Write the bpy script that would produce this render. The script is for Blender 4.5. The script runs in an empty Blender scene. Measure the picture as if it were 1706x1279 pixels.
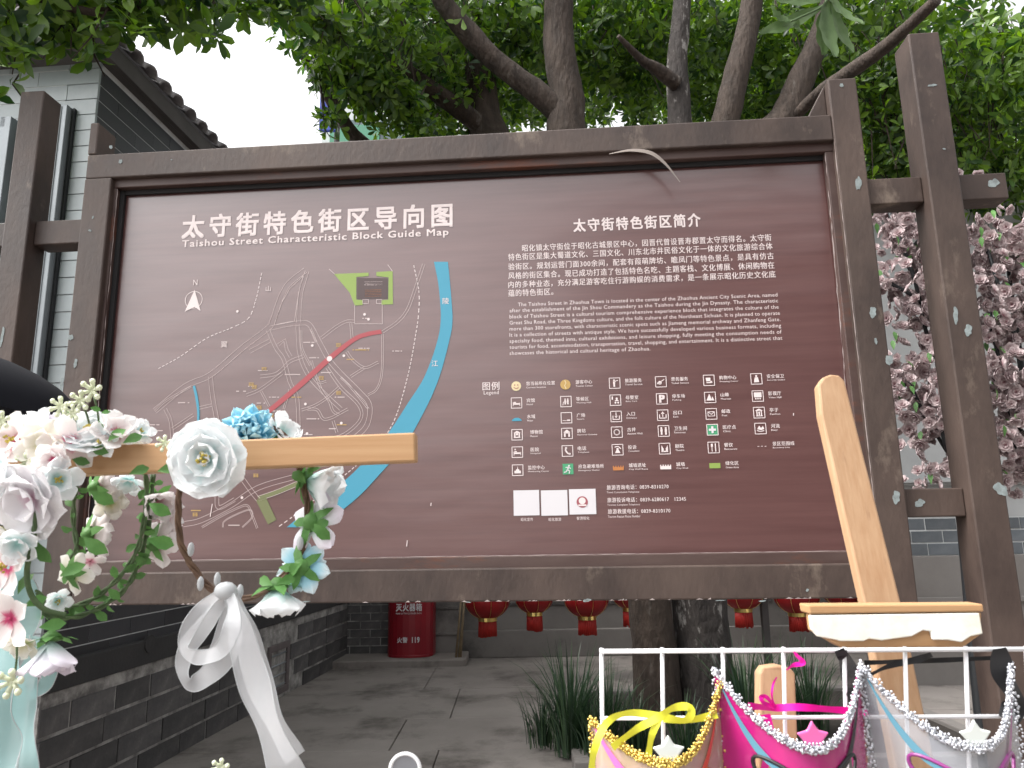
import bpy, bmesh, math, random
from mathutils import Vector, Matrix, noise
random.seed(7)
PI=math.pi; R=math.radians
S=bpy.context.scene; COL=S.collection
# ---------------------------------------------------------------- camera, sky, sun, exposure
FPX=1232.0; PITCH=0.1978; ROLL=0.01616; EYE=1.5
cam_f=Vector((0,math.cos(PITCH),math.sin(PITCH))); _u0=Vector((0,-math.sin(PITCH),math.cos(PITCH)))
cam_r=Vector((1,0,0))*math.cos(ROLL)-_u0*math.sin(ROLL); cam_u=Vector((1,0,0))*math.sin(ROLL)+_u0*math.cos(ROLL)
cd=bpy.data.cameras.new('camera'); cam=bpy.data.objects.new('camera',cd); COL.objects.link(cam)
cd.sensor_width=36; cd.lens=36*FPX/1706; cd.clip_start=0.05; cd.clip_end=600
m=Matrix.Identity(4)
for i in range(3): m[i][0]=cam_r[i]; m[i][1]=cam_u[i]; m[i][2]=-cam_f[i]
m[2][3]=EYE; cam.matrix_world=m; S.camera=cam
cd.dof.use_dof=True; cd.dof.focus_distance=2.8; cd.dof.aperture_fstop=14.0
W=bpy.data.worlds.new("World"); S.world=W; W.use_nodes=True
nt=W.node_tree; bg=nt.nodes['Background']
SUN_EL=R(52); SUN_AZ=R(-105)     # azimuth from +Y clockwise: high on the left
sky=nt.nodes.new('ShaderNodeTexSky'); sky.sky_type='NISHITA'; sky.sun_disc=False
sky.sun_elevation=SUN_EL; sky.sun_rotation=SUN_AZ; sky.dust_density=6; sky.air_density=1.2
hs=nt.nodes.new('ShaderNodeHueSaturation'); hs.inputs['Saturation'].default_value=0.07
nt.links.new(sky.outputs[0],hs.inputs['Color']); nt.links.new(hs.outputs[0],bg.inputs['Color']); bg.inputs['Strength'].default_value=0.15
sl=bpy.data.lights.new('sun','SUN'); so=bpy.data.objects.new('sun',sl); COL.objects.link(so)
sl.energy=.8; sl.angle=R(20); sl.color=(1,.95,.89)
sd=Vector((math.sin(SUN_AZ)*math.cos(SUN_EL),math.cos(SUN_AZ)*math.cos(SUN_EL),math.sin(SUN_EL)))
so.rotation_euler=sd.to_track_quat('Z','Y').to_euler()
S.view_settings.view_transform='Standard'; S.view_settings.look='None'; S.view_settings.exposure=1.6; S.view_settings.gamma=1
S.view_settings.use_curve_mapping=False
S.cycles.max_bounces=6; S.cycles.transparent_max_bounces=12
S.cycles.use_denoising=True
# ---------------------------------------------------------------- survey helpers: a sight line to a measured place
def ray(px,py): return cam_f+cam_r*((px-853)/FPX)+cam_u*((639.5-py)/FPX)
def P(px,py,Y):
    d=ray(px,py); return Vector((0,0,EYE))+d*(Y/d.y)
def onplane(px,py,O,n):
    d=ray(px,py); C0=Vector((0,0,EYE)); return C0+d*((Vector(O)-C0).dot(n)/d.dot(n))
# ---------------------------------------------------------------- materials
def new_mat(name):
    mt=bpy.data.materials.new(name); mt.use_nodes=True
    return mt, mt.node_tree, mt.node_tree.nodes['Principled BSDF']
def MAT(name,col,rough=.7,metal=0,rot=0,col2=None,scale=8,stretch=(1,1,1),bump=0,bscale=None,contrast=(.35,.65),col3=None,scale3=3,c3=(.6,.7),coat=0,alpha=1,trans=0,sss=0,rv=0,spec=.5,objrand=0,bdist=.01,detail=6):
    KEEP=('print','foam','wire','organza','star','lace','foil','satin','filler','blossom','far_','tile_','grey_glazed','pale_grout','teal')
    if not any(k in name for k in KEEP):
        f=lambda c:tuple(x*.66 for x in c) if c else c
        col,col2,col3=f(col),f(col2),f(col3)
    mt,t,b=new_mat(name); N=t.nodes; L=t.links
    b.inputs['Roughness'].default_value=rough; b.inputs['Metallic'].default_value=metal; b.inputs['Specular IOR Level'].default_value=spec
    b.inputs['Coat Weight'].default_value=coat; b.inputs['Coat Roughness'].default_value=.15
    b.inputs['Alpha'].default_value=alpha
    tc=N.new('ShaderNodeTexCoord'); mp=N.new('ShaderNodeMapping'); mp.inputs['Scale'].default_value=stretch; mp.inputs['Rotation'].default_value=(0,rot,0)
    geo=N.new('ShaderNodeNewGeometry') 
    L.new(geo.outputs['Position'] if not objrand else tc.outputs['Object'],mp.inputs['Vector'])
    c=col+(1,); src=None
    if col2 is not None:
        nz=N.new('ShaderNodeTexNoise'); nz.inputs['Scale'].default_value=scale; nz.inputs['Detail'].default_value=detail; nz.inputs['Roughness'].default_value=.65
        L.new(mp.outputs[0],nz.inputs['Vector'])
        cr=N.new('ShaderNodeValToRGB'); cr.color_ramp.elements[0].position=contrast[0]; cr.color_ramp.elements[1].position=contrast[1]
        cr.color_ramp.elements[0].color=c; cr.color_ramp.elements[1].color=col2+(1,)
        L.new(nz.outputs['Fac'],cr.inputs[0]); src=cr.outputs[0]
        if rv:
            mr=N.new('ShaderNodeMapRange'); mr.inputs['To Min'].default_value=rough-rv; mr.inputs['To Max'].default_value=min(1,rough+rv)
            L.new(nz.outputs['Fac'],mr.inputs['Value']); L.new(mr.outputs[0],b.inputs['Roughness'])
    if col3 is not None:
        nz=N.new('ShaderNodeTexNoise'); nz.inputs['Scale'].default_value=scale3; nz.inputs['Detail'].default_value=8; nz.inputs['Roughness'].default_value=.7
        L.new(mp.outputs[0],nz.inputs['Vector'])
        mr=N.new('ShaderNodeMapRange'); mr.inputs['From Min'].default_value=c3[0]; mr.inputs['From Max'].default_value=c3[1]
        L.new(nz.outputs['Fac'],mr.inputs['Value'])
        mx=N.new('ShaderNodeMix'); mx.data_type='RGBA'; L.new(mr.outputs[0],mx.inputs[0])
        if src: L.new(src,mx.inputs[6])
        else: mx.inputs[6].default_value=c
        mx.inputs[7].default_value=col3+(1,); src=mx.outputs[2]
    if objrand:
        oi=N.new('ShaderNodeObjectInfo'); mr=N.new('ShaderNodeMapRange'); mr.inputs['To Min'].default_value=1-objrand; mr.inputs['To Max'].default_value=1+objrand
        L.new(oi.outputs['Random'],mr.inputs['Value'])
        h=N.new('ShaderNodeHueSaturation'); L.new(mr.outputs[0],h.inputs['Value'])
        if src: L.new(src,h.inputs['Color'])
        else: h.inputs['Color'].default_value=c
        src=h.outputs[0]
    if src: L.new(src,b.inputs['Base Color'])
    else: b.inputs['Base Color'].default_value=c
    if bump:
        nz=N.new('ShaderNodeTexNoise'); nz.inputs['Scale'].default_value=bscale or scale*3; nz.inputs['Detail'].default_value=8
        L.new(mp.outputs[0],nz.inputs['Vector'])
        bp=N.new('ShaderNodeBump'); bp.inputs['Strength'].default_value=bump; bp.inputs['Distance'].default_value=bdist
        L.new(nz.outputs['Fac'],bp.inputs['Height']); L.new(bp.outputs[0],b.inputs['Normal'])
    if trans:
        out=N['Material Output']; tr=N.new('ShaderNodeBsdfTranslucent'); ms=N.new('ShaderNodeMixShader'); ms.inputs[0].default_value=trans
        if src: L.new(src,tr.inputs['Color'])
        else: tr.inputs['Color'].default_value=c
        L.new(b.outputs[0],ms.inputs[1]); L.new(tr.outputs[0],ms.inputs[2]); 
        L.new(ms.outputs[0],out.inputs['Surface'])
    return mt
def PETAL(name,throat,main,edge,p0=.12,p1=.4,trans=.3):
    mt,t,b=new_mat(name); N=t.nodes; L=t.links; b.inputs['Roughness'].default_value=.75; b.inputs['Specular IOR Level'].default_value=.2
    uv=N.new('ShaderNodeUVMap'); uv.uv_map='UVMap'; sp=N.new('ShaderNodeSeparateXYZ'); L.new(uv.outputs[0],sp.inputs[0])
    nz=N.new('ShaderNodeTexNoise'); nz.inputs['Scale'].default_value=14; mp=N.new('ShaderNodeMapping'); mp.inputs['Scale'].default_value=(1,.15,1)
    L.new(uv.outputs[0],mp.inputs['Vector']); L.new(mp.outputs[0],nz.inputs['Vector'])
    ad=N.new('ShaderNodeMath'); ad.operation='MULTIPLY_ADD'; L.new(nz.outputs['Fac'],ad.inputs[0]); ad.inputs[1].default_value=.22; L.new(sp.outputs[1],ad.inputs[2])
    cr=N.new('ShaderNodeValToRGB'); e=cr.color_ramp.elements; e[0].position=p0+.1; e[0].color=throat+(1,); e[1].position=1; e[1].color=edge+(1,)
    k=e.new(p1+.1); k.color=main+(1,); L.new(ad.outputs[0],cr.inputs[0]); L.new(cr.outputs[0],b.inputs['Base Color'])
    tr=N.new('ShaderNodeBsdfTranslucent'); ms=N.new('ShaderNodeMixShader'); ms.inputs[0].default_value=trans
    L.new(cr.outputs[0],tr.inputs['Color']); L.new(b.outputs[0],ms.inputs[1]); L.new(tr.outputs[0],ms.inputs[2]); L.new(ms.outputs[0],N['Material Output'].inputs['Surface'])
    wv=N.new('ShaderNodeTexNoise'); wv.inputs['Scale'].default_value=30; m2=N.new('ShaderNodeMapping'); m2.inputs['Scale'].default_value=(1,.08,1)
    L.new(uv.outputs[0],m2.inputs['Vector']); L.new(m2.outputs[0],wv.inputs['Vector'])
    bp=N.new('ShaderNodeBump'); bp.inputs['Strength'].default_value=.25; bp.inputs['Distance'].default_value=.002; L.new(wv.outputs['Fac'],bp.inputs['Height']); L.new(bp.outputs[0],b.inputs['Normal'])
    return mt
M={}
M['frame']=MAT('weathered_brown_paint',(.036,.021,.017),.62,col2=(.115,.076,.060),scale=2.6,stretch=(1.3,1.3,.7),bump=.5,bscale=45,col3=(.26,.20,.155),scale3=3.2,c3=(.58,.74),rv=.15,bdist=.003,contrast=(.32,.70),detail=12)
M['trim']=MAT('reddish_inner_trim',(.075,.038,.032),.55,col2=(.11,.068,.058),scale=6,stretch=(.3,1,1),bump=.3,bscale=50,col3=(.16,.055,.03),scale3=5,c3=(.56,.66),bdist=.002)
M['trimpale']=MAT('pale_torn_paper',(.50,.42,.40),.8)
M['dark']=MAT('shadow_black',(.012,.010,.011),.8)  # near-black colour, paints the shade in the gap round the sign sheet
M['patch']=MAT('bare_primer_patch',(.36,.42,.42),.8,col2=(.22,.25,.25),scale=40,bump=.4,bdist=.002)
M['print']=MAT('print_pale',(.66,.57,.56),.5)
M['printdim']=MAT('print_line',(.50,.41,.40),.5)
M['cream']=MAT('print_cream',(.60,.50,.30),.5); M['gold_print']=MAT('print_yellow',(.42,.27,.09),.5); M['blue_print']=MAT('print_blue',(.05,.26,.37),.45)
M['green_print']=MAT('print_lime',(.22,.31,.07),.5); M['red_print']=MAT('print_red',(.33,.06,.07),.5); M['olive_print']=MAT('print_olive',(.14,.15,.065),.5)
M['egreen']=MAT('print_green',(.06,.28,.14),.5); M['orange_print']=MAT('print_orange',(.42,.16,.05),.5); M['white_print']=MAT('print_white',(.58,.56,.58),.5); M['wine_print']=MAT('print_wine',(.30,.08,.10),.5)
M['pdark']=MAT('print_dark',(.07,.045,.045),.5)
M['concrete']=MAT('worn_concrete',(.27,.24,.22),.85,col2=(.36,.325,.30),scale=1.4,bump=.35,bscale=25,col3=(.10,.085,.075),scale3=1.3,c3=(.50,.68),contrast=(.3,.7),bdist=.006)
M['plaster']=MAT('grey_plaster',(.20,.182,.17),.85,col2=(.26,.24,.225),scale=1.2,bump=.2,bscale=30,col3=(.07,.065,.062),scale3=.7,c3=(.55,.7),bdist=.004)
M['whitewall']=MAT('whitewash',(.52,.53,.53),.85,col2=(.42,.43,.43),scale=1.5,bump=.15,bdist=.004)
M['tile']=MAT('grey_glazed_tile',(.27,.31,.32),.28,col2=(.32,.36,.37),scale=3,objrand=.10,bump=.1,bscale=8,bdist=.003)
M['sidetile']=MAT('shaded_tile',(.045,.048,.056),.45,col2=(.065,.068,.075),scale=3,objrand=.2,bump=.2,bscale=10,bdist=.003)  # same tile as the front wall, its shade put into the colour
M['grout']=MAT('pale_grout',(.55,.57,.57),.9,col2=(.42,.43,.43),scale=10)
M['greygrout']=MAT('dusty_mortar',(.62,.60,.57),.95,col2=(.18,.17,.165),scale=7,bump=.6,bscale=60)
M['brick']=MAT('grey_brick',(.072,.070,.074),.82,col2=(.16,.15,.148),scale=5,objrand=.28,bump=.6,bscale=28,col3=(.24,.23,.22),scale3=7,c3=(.57,.72),bdist=.008)
M['ledge']=MAT('dark_cement_band',(.035,.034,.036),.8,col2=(.052,.05,.05),scale=2,bump=.3,bscale=40)
M['roof']=MAT('clay_roof_tile',(.20,.19,.20),.85,col2=(.36,.34,.35),scale=6,bump=.5,bscale=30)
M['fascia']=MAT('fascia_board',(.075,.068,.066),.7,col2=(.10,.09,.088),scale=5)
M['alu']=MAT('grey_aluminium',(.33,.36,.38),.4,metal=.3,col2=(.27,.3,.32),scale=3); M['blackrub']=MAT('black_gasket',(.015,.017,.02),.6)
M['glass']=MAT('window_glass',(.10,.16,.18),.08,spec=.8,col2=(.14,.2,.22),scale=1.5)
M['bark']=MAT('tree_bark',(.030,.019,.013),.9,col2=(.078,.054,.040),scale=9,stretch=(1,1,.35),bump=.9,bscale=26,col3=(.17,.15,.13),scale3=7,c3=(.60,.70),bdist=.035)
M['bark2']=MAT('flecked_bark',(.030,.024,.022),.9,col2=(.075,.062,.055),scale=9,stretch=(1,1,.4),bump=.9,bscale=26,col3=(.34,.32,.30),scale3=9,c3=(.56,.62),bdist=.035)
M['wood']=MAT('pine_batten',(.60,.33,.15),.55,col2=(.70,.42,.21),scale=16,stretch=(.3,9,9),bump=.15,bscale=30,contrast=(.3,.7),col3=(.42,.20,.08),scale3=6,c3=(.62,.75),bdist=.001)
M['woodv']=MAT('pine_upright',(.52,.30,.16),.6,rot=R(12),col2=(.64,.41,.24),scale=16,stretch=(9,9,.22),bump=.25,bscale=30,contrast=(.3,.7),col3=(.40,.23,.13),scale3=9,c3=(.60,.75),bdist=.001)
M['foam']=MAT('torn_foam',(.80,.80,.76),.8,col2=(.74,.70,.56),scale=12,bump=.5,bscale=60,bdist=.002)
M['wire']=MAT('white_coated_wire',(.80,.80,.82),.35)
M['vine']=MAT('brown_vine',(.12,.06,.035),.7,col2=(.2,.11,.06),scale=50,bump=.5,bscale=120,bdist=.001); M['gvine']=MAT('green_wrapped_vine',(.07,.13,.045),.7,col2=(.13,.2,.08),scale=60,bump=.3,bdist=.001)
M['organza']=MAT('white_organza',(.95,.95,.97),.5,alpha=.36,trans=.25,col2=(.88,.9,.93),scale=30,stretch=(1,1,.2)); M['organza_edge']=MAT('ribbon_selvedge',(.86,.88,.9),.5,trans=.3)
M['teal']=MAT('teal_organza',(.42,.66,.66),.5,alpha=.6,trans=.35)
M['fleaf']=MAT('fabric_leaf',(.10,.30,.06),.6,col2=(.2,.42,.12),scale=30,trans=.3,objrand=.3); M['calyx']=MAT('green_calyx',(.12,.34,.07),.55,col2=(.20,.46,.12),scale=40,trans=.25)
M['stamen']=MAT('yellow_stamen',(.75,.60,.10),.6)
M['filler']=MAT('pale_filler_plastic',(.78,.82,.62),.5,trans=.2)
M['p_white']=PETAL('petal_mint_white',(.52,.78,.76),(.86,.91,.92),(.92,.93,.94),.05,.55)
M['p_blue']=PETAL('petal_sky_blue',(.12,.52,.70),(.22,.62,.80),(.50,.78,.88),.2,.6)
M['p_blue2']=PETAL('petal_light_blue',(.25,.60,.74),(.45,.73,.84),(.75,.86,.90),.1,.6)
M['p_pink']=PETAL('petal_pink_throat',(.62,.10,.22),(.86,.74,.74),(.90,.88,.87),.10,.28)
M['p_cream']=PETAL('petal_cream',(.70,.72,.40),(.84,.80,.68),(.87,.84,.80),.1,.4)
M['p_blush']=PETAL('petal_blush',(.66,.30,.38),(.80,.70,.70),(.84,.80,.80),.1,.3)
M['p_lilac']=PETAL('petal_white_lilac',(.55,.70,.68),(.80,.80,.84),(.84,.78,.86),.1,.5)
M['p_lilac2']=PETAL('petal_white_pink',(.80,.62,.70),(.86,.84,.86),(.88,.86,.88),.05,.4)
M['p_cherry']=PETAL('petal_cherry',(.28,.12,.15),(.42,.30,.31),(.55,.47,.47),.1,.35)
M['umb']=MAT('black_umbrella_cloth',(.012,.013,.018),.9,spec=.15,bump=.2,bscale=200,bdist=.0005)
M['red']=MAT('red_lantern_silk',(.48,.008,.012),.5,col2=(.36,.006,.010),scale=10,trans=.15); M['redbox']=MAT('red_painted_steel',(.36,.010,.022),.32,col2=(.28,.008,.02),scale=2); M['tassel']=MAT('red_tassel',(.55,.02,.012),.6,trans=.2)
M['gold']=MAT('gold_foil',(.82,.60,.16),.28,metal=1,col2=(.9,.7,.3),scale=60); M['silver']=MAT('silver_lace',(.78,.79,.83),.3,metal=.5,col2=(.45,.47,.52),scale=90)
M['goldlace']=MAT('gold_lace',(.85,.66,.20),.3,metal=.8,col2=(.65,.45,.10),scale=80)
M['magenta']=MAT('magenta_gloss',(.70,.02,.26),.15,coat=.6,alpha=.85,col2=(.55,.015,.22),scale=25); M['maskcream']=MAT('cream_gold_gloss',(.72,.56,.30),.22,coat=.5,alpha=.72,col2=(.80,.52,.50),scale=14); M['maskclear']=MAT('clear_silver_gloss',(.60,.62,.66),.18,coat=.6,alpha=.42,col2=(.5,.52,.58),scale=20)
M['ribbon_y']=MAT('yellow_satin',(.78,.76,.06),.35,trans=.15); M['ribbon_m']=MAT('magenta_satin',(.85,.01,.36),.35,trans=.15); M['bluepaint']=MAT('blue_swirl_paint',(.13,.33,.44),.25); M['purple']=MAT('purple_paint',(.32,.05,.25),.25)
M['star_pink']=MAT('pink_star_gloss',(.66,.13,.36),.2); M['star_grey']=MAT('pale_star_gloss',(.6,.63,.6),.2)
M['black']=MAT('black_ribbon',(.012,.012,.014),.5); M['blackgauze']=MAT('black_gauze',(.03,.035,.04),.6,alpha=.75)
M['bamboo']=MAT('bamboo_cane',(.20,.14,.08),.6,col2=(.28,.21,.12),scale=20)
M['leafdry']=MAT('dry_leaf',(.30,.25,.22),.7)
M['bigleaf']=MAT('large_pale_leaf',(.12,.21,.07),.45,col2=(.17,.27,.10),scale=15,trans=.35)
def leaf_mat(name,a,b,trans=.38,spec=.5):
    mt,t,bs=new_mat(name); N=t.nodes; L=t.links; g=N.new('ShaderNodeNewGeometry'); cr=N.new('ShaderNodeValToRGB')
    cr.color_ramp.elements[0].color=a+(1,); cr.color_ramp.elements[1].color=b+(1,)
    L.new(g.outputs['Random Per Island'],cr.inputs[0]); oi=N.new('ShaderNodeObjectInfo'); ad=N.new('ShaderNodeMath'); ad.operation='ADD'; ad.use_clamp=False
    L.new(g.outputs['Random Per Island'],ad.inputs[0]); L.new(oi.outputs['Random'],ad.inputs[1]); fr=N.new('ShaderNodeMath'); fr.operation='FRACT'; L.new(ad.outputs[0],fr.inputs[0]); L.new(fr.outputs[0],cr.inputs[0])
    L.new(cr.outputs[0],bs.inputs['Base Color']); bs.inputs['Roughness'].default_value=.38; bs.inputs['Specular IOR Level'].default_value=spec
    tr=N.new('ShaderNodeBsdfTranslucent'); h=N.new('ShaderNodeHueSaturation'); h.inputs['Saturation'].default_value=1.15; h.inputs['Value'].default_value=1.5; L.new(cr.outputs[0],h.inputs['Color']); L.new(h.outputs[0],tr.inputs['Color'])
    ms=N.new('ShaderNodeMixShader'); ms.inputs[0].default_value=trans; L.new(bs.outputs[0],ms.inputs[1]); L.new(tr.outputs[0],ms.inputs[2]); L.new(ms.outputs[0],N['Material Output'].inputs['Surface'])
    return mt
M['leaf']=leaf_mat('tree_leaf',(.018,.052,.018),(.16,.27,.035)); M['grass']=leaf_mat('lily_turf_blade',(.014,.036,.020),(.05,.09,.04),.2)
# sign panel: brown printed sheet, satin, faint horizontal streaks
mt,t,b=new_mat('brown_sign_sheet'); N=t.nodes; L=t.links
g=N.new('ShaderNodeNewGeometry'); mp=N.new('ShaderNodeMapping'); mp.inputs['Scale'].default_value=(.6,.6,14); L.new(g.outputs['Position'],mp.inputs['Vector'])
nz=N.new('ShaderNodeTexNoise'); nz.inputs['Scale'].default_value=2.2; nz.inputs['Detail'].default_value=9; nz.inputs['Roughness'].default_value=.7; L.new(mp.outputs[0],nz.inputs['Vector'])
cr=N.new('ShaderNodeValToRGB'); cr.color_ramp.elements[0].position=.3; cr.color_ramp.elements[1].position=.72
cr.color_ramp.elements[0].color=(.084,.033,.031,1); cr.color_ramp.elements[1].color=(.122,.055,.051,1); L.new(nz.outputs['Fac'],cr.inputs[0]); L.new(cr.outputs[0],b.inputs['Base Color'])
b.inputs['Roughness'].default_value=.30; b.inputs['Specular IOR Level'].default_value=1.0; b.inputs['Coat Weight'].default_value=.9; b.inputs['Coat Roughness'].default_value=.24
n2=N.new('ShaderNodeTexNoise'); n2.inputs['Scale'].default_value=1.6; n2.inputs['Detail'].default_value=2; m2=N.new('ShaderNodeMapping'); m2.inputs['Scale'].default_value=(1,1,3.5); L.new(g.outputs['Position'],m2.inputs['Vector']); L.new(m2.outputs[0],n2.inputs['Vector'])
bp=N.new('ShaderNodeBump'); bp.inputs['Strength'].default_value=.28; bp.inputs['Distance'].default_value=.02; L.new(n2.outputs['Fac'],bp.inputs['Height']); L.new(bp.outputs[0],b.inputs['Normal'])
M['panel']=mt
# ---------------------------------------------------------------- object helpers
def put(o,parent):
    COL.objects.link(o)
    if parent: o.parent=parent
    return o
def tag(o,label=None,cat=None,group=None,kind=None):
    if label: o['label']=label
    if cat: o['category']=cat
    if group: o['group']=group
    if kind: o['kind']=kind
    return o
def thing(name,label,cat,loc=(0,0,0),group=None):
    o=bpy.data.objects.new(name,None); o.location=loc; o.empty_display_size=.05; COL.objects.link(o); return tag(o,label,cat,group)
def wl(o):     # world location of a thing made by thing() or a part placed without rotation
    v=Vector((0,0,0))
    while o: v+=Vector(o.location); o=o.parent
    return v
class MB:
    def __init__(s): s.v=[]; s.f=[]; s.uv=None; s.sm=[]
    def box(s,c,size,mat=None,ax=None):
        c=Vector(c); hx,hy,hz=[k/2 for k in size]; n=len(s.v)
        A=ax or (Vector((1,0,0)),Vector((0,1,0)),Vector((0,0,1)))
        for i in (-1,1):
            for j in (-1,1):
                for k in (-1,1): s.v.append(c+A[0]*i*hx+A[1]*j*hy+A[2]*k*hz)
        s.f+=[tuple(n+q for q in f) for f in ((0,1,3,2),(4,6,7,5),(0,4,5,1),(2,3,7,6),(0,2,6,4),(1,5,7,3))]; return s
    def tube(s,pts,rad,n=8,cap=True,squash=1):
        pts=[Vector(p) for p in pts]; rr=rad if isinstance(rad,(list,tuple)) else [rad]*len(pts); b0=len(s.v)
        nrm=None
        for i,p in enumerate(pts):
            t=(pts[min(i+1,len(pts)-1)]-pts[max(i-1,0)]).normalized()
            if nrm is None: nrm=t.cross(Vector((0,0,1))); nrm=nrm if nrm.length>.1 else t.cross(Vector((1,0,0)))
            nrm=(nrm-t*nrm.dot(t)).normalized(); bn=t.cross(nrm)
            for k in range(n):
                a=2*PI*k/n; s.v.append(p+(nrm*math.cos(a)+bn*math.sin(a)*squash)*rr[i])
        for i in range(len(pts)-1):
            for k in range(n): s.f.append((b0+i*n+k,b0+i*n+(k+1)%n,b0+(i+1)*n+(k+1)%n,b0+(i+1)*n+k))
        if cap: s.f.append(tuple(b0+k for k in range(n))[::-1]); s.f.append(tuple(b0+(len(pts)-1)*n+k for k in range(n)))
        return s
    def prism(s,poly,off):
        n=len(poly); b=len(s.v); off=Vector(off); s.v+=[Vector(p) for p in poly]+[Vector(p)+off for p in poly]
        s.f.append(tuple(range(b,b+n))); s.f.append(tuple(range(b+2*n-1,b+n-1,-1)))
        for i in range(n): j=(i+1)%n; s.f.append((b+i,b+n+i,b+n+j,b+j))
        return s
    def poly(s,pts): b=len(s.v); s.v+=[Vector(p) for p in pts]; s.f.append(tuple(range(b,b+len(pts)))); return s
    def ball(s,c,r,n=6,m=4,sc=(1,1,1)):
        c=Vector(c); b=len(s.v)
        for i in range(m+1):
            for k in range(n):
                a=PI*i/m; q=2*PI*k/n; s.v.append(c+Vector((math.sin(a)*math.cos(q)*sc[0],math.sin(a)*math.sin(q)*sc[1],math.cos(a)*sc[2]))*r)
        for i in range(m):
            for k in range(n): s.f.append((b+i*n+k,b+(i+1)*n+k,b+(i+1)*n+(k+1)%n,b+i*n+(k+1)%n))
        return s
    def strip(s,pts,wid,wd):
        b=len(s.v); n=len(pts)
        for i in range(n): s.v+= [Vector(pts[i])-Vector(wd[i])*wid[i]/2,Vector(pts[i])+Vector(wd[i])*wid[i]/2]
        for i in range(n-1): s.f.append((b+2*i,b+2*i+1,b+2*i+3,b+2*i+2))
        return s
    def mesh(s,name,mat,smooth=False,org=None):
        me=bpy.data.meshes.new(name); o=Vector(org) if org else Vector((0,0,0)); me.from_pydata([tuple(Vector(v)-o) for v in s.v],[],s.f)
        if mat: me.materials.append(mat)
        if smooth: me.shade_smooth()
        me.update(); return me
    def build(s,name,mat,parent=None,smooth=False,bevel=0,label=None,kind=None):
        o=bpy.data.objects.new(name,s.mesh(name,mat,smooth,wl(parent) if parent else None)); put(o,parent)
        if bevel:
            b=o.modifiers.new('bevel','BEVEL'); b.width=bevel; b.segments=2; b.limit_method='ANGLE'
        tag(o,label,None,None,kind); return o
def inst(me,name,parent,mw,base=None):
    """share mesh data; mw is relative to base (a world point) or local if base None"""
    o=bpy.data.objects.new(name,me); put(o,parent); o.matrix_local=(Matrix.Translation(-wl(parent)) @ mw) if base is None else mw; return o
def basis(z,x=None):
    z=Vector(z).normalized(); x=Vector(x) if x else Vector((0,0,1)).cross(z)
    if x.length<.05: x=Vector((1,0,0))
    x=(x-z*x.dot(z)).normalized(); y=z.cross(x); mm=Matrix.Identity(4)
    for i in range(3): mm[i][0]=x[i]; mm[i][1]=y[i]; mm[i][2]=z[i]
    return mm
def cat(pts,n=8):
    """smooth curve through the points"""
    p=[Vector(q) for q in pts]; p=[p[0]*2-p[1]]+p+[p[-1]*2-p[-2]]; o=[]
    for i in range(1,len(p)-2):
        for k in range(n):
            t=k/n; a,b,c,d=p[i-1:i+3]; o.append(.5*((2*b)+(c-a)*t+(2*a-5*b+4*c-d)*t*t+(3*b-a-3*c+d)*t*t*t))
    o.append(p[-2]); return o
def lerpl(v,n):
    o=[]; 
    for i in range(len(v)-1):
        for k in range(n): t=k/n; o.append(v[i]*(1-t)+v[i+1]*t)
    o.append(v[-1]); return o
# ================================================================ GROUND
g=MB(); n=60
g.poly([(-40,-20,0),(60,-20,0),(60,120,0),(-40,120,0)]); go=g.build('ground',M['concrete'],kind='structure')
# concrete slabs of the courtyard, each with its joint
slab_t=thing('courtyard_paving','worn grey concrete slabs of the yard behind the sign','paving',(0,6,0)); tag(slab_t,kind='structure'); del slab_t['category']
ys=[3.2,4.35,5.55,6.45,7.6,8.85]; xs=[-2.6,-.9,.55,2.1,3.7,5.3]
for j in range(len(ys)-1):
    for i in range(len(xs)-1):
        off=.35 if j%2 else 0; x0=xs[i]+(off if i else -.3)+.003; x1=xs[i+1]+off-.003; y0=ys[j]+.003; y1=ys[j+1]-.003
        if y1<4.6 and x0<-1: continue
        MB().box(((x0+x1)/2,(y0+y1)/2,.012+random.uniform(-.003,.003)),(x1-x0,y1-y0,.024)).build('slab',M['concrete'],slab_t,bevel=.006)
# ================================================================ HOUSE ON THE LEFT
HA=R(5); HW=Vector((math.sin(HA),math.cos(HA),0)); HN=Vector((math.cos(HA),-math.sin(HA),0)); HO=Vector((-2.42,5.3,0))
corner_s=(onplane(165,151,HO,HN)-HO).dot(HW)       # distance along the wall of the near corner
HC=HO+HW*corner_s; HL=Vector((-math.cos(HA),math.sin(HA),0))
ztop=onplane(165,140,HO,HN).z; zled=onplane(250,1101,HO,HN).z; zjoint=onplane(300,1012,HO,HN).z
house=thing('tiled_house','grey tiled house with shaded side wall and scalloped roof edge at left','house',tuple(HC))
Z3=Vector((0,0,1)); AXS=(HW,HN,Z3); AXF=(HL,HW,Z3)
LEN=9.35-HC.y
wall=MB().box(HC+HW*LEN/2-HN*.106+Z3*(ztop+.17)/2,(LEN,.2,ztop+.17),ax=AXS).box(HC+HL*2.2+HW*.083+HN*(-.012)+Z3*(ztop+.17)/2,(4.0,.18,ztop+.17),ax=AXF).build('wall',M['grout'],house)
TH=.105; 
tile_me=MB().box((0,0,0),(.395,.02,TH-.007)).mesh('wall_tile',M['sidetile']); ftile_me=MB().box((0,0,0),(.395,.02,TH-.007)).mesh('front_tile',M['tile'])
bx_mod=[]
rows=list(range(int(zled/TH),int((ztop+.2)/TH)+1)); z00=zjoint%TH
hid=MB()
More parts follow.
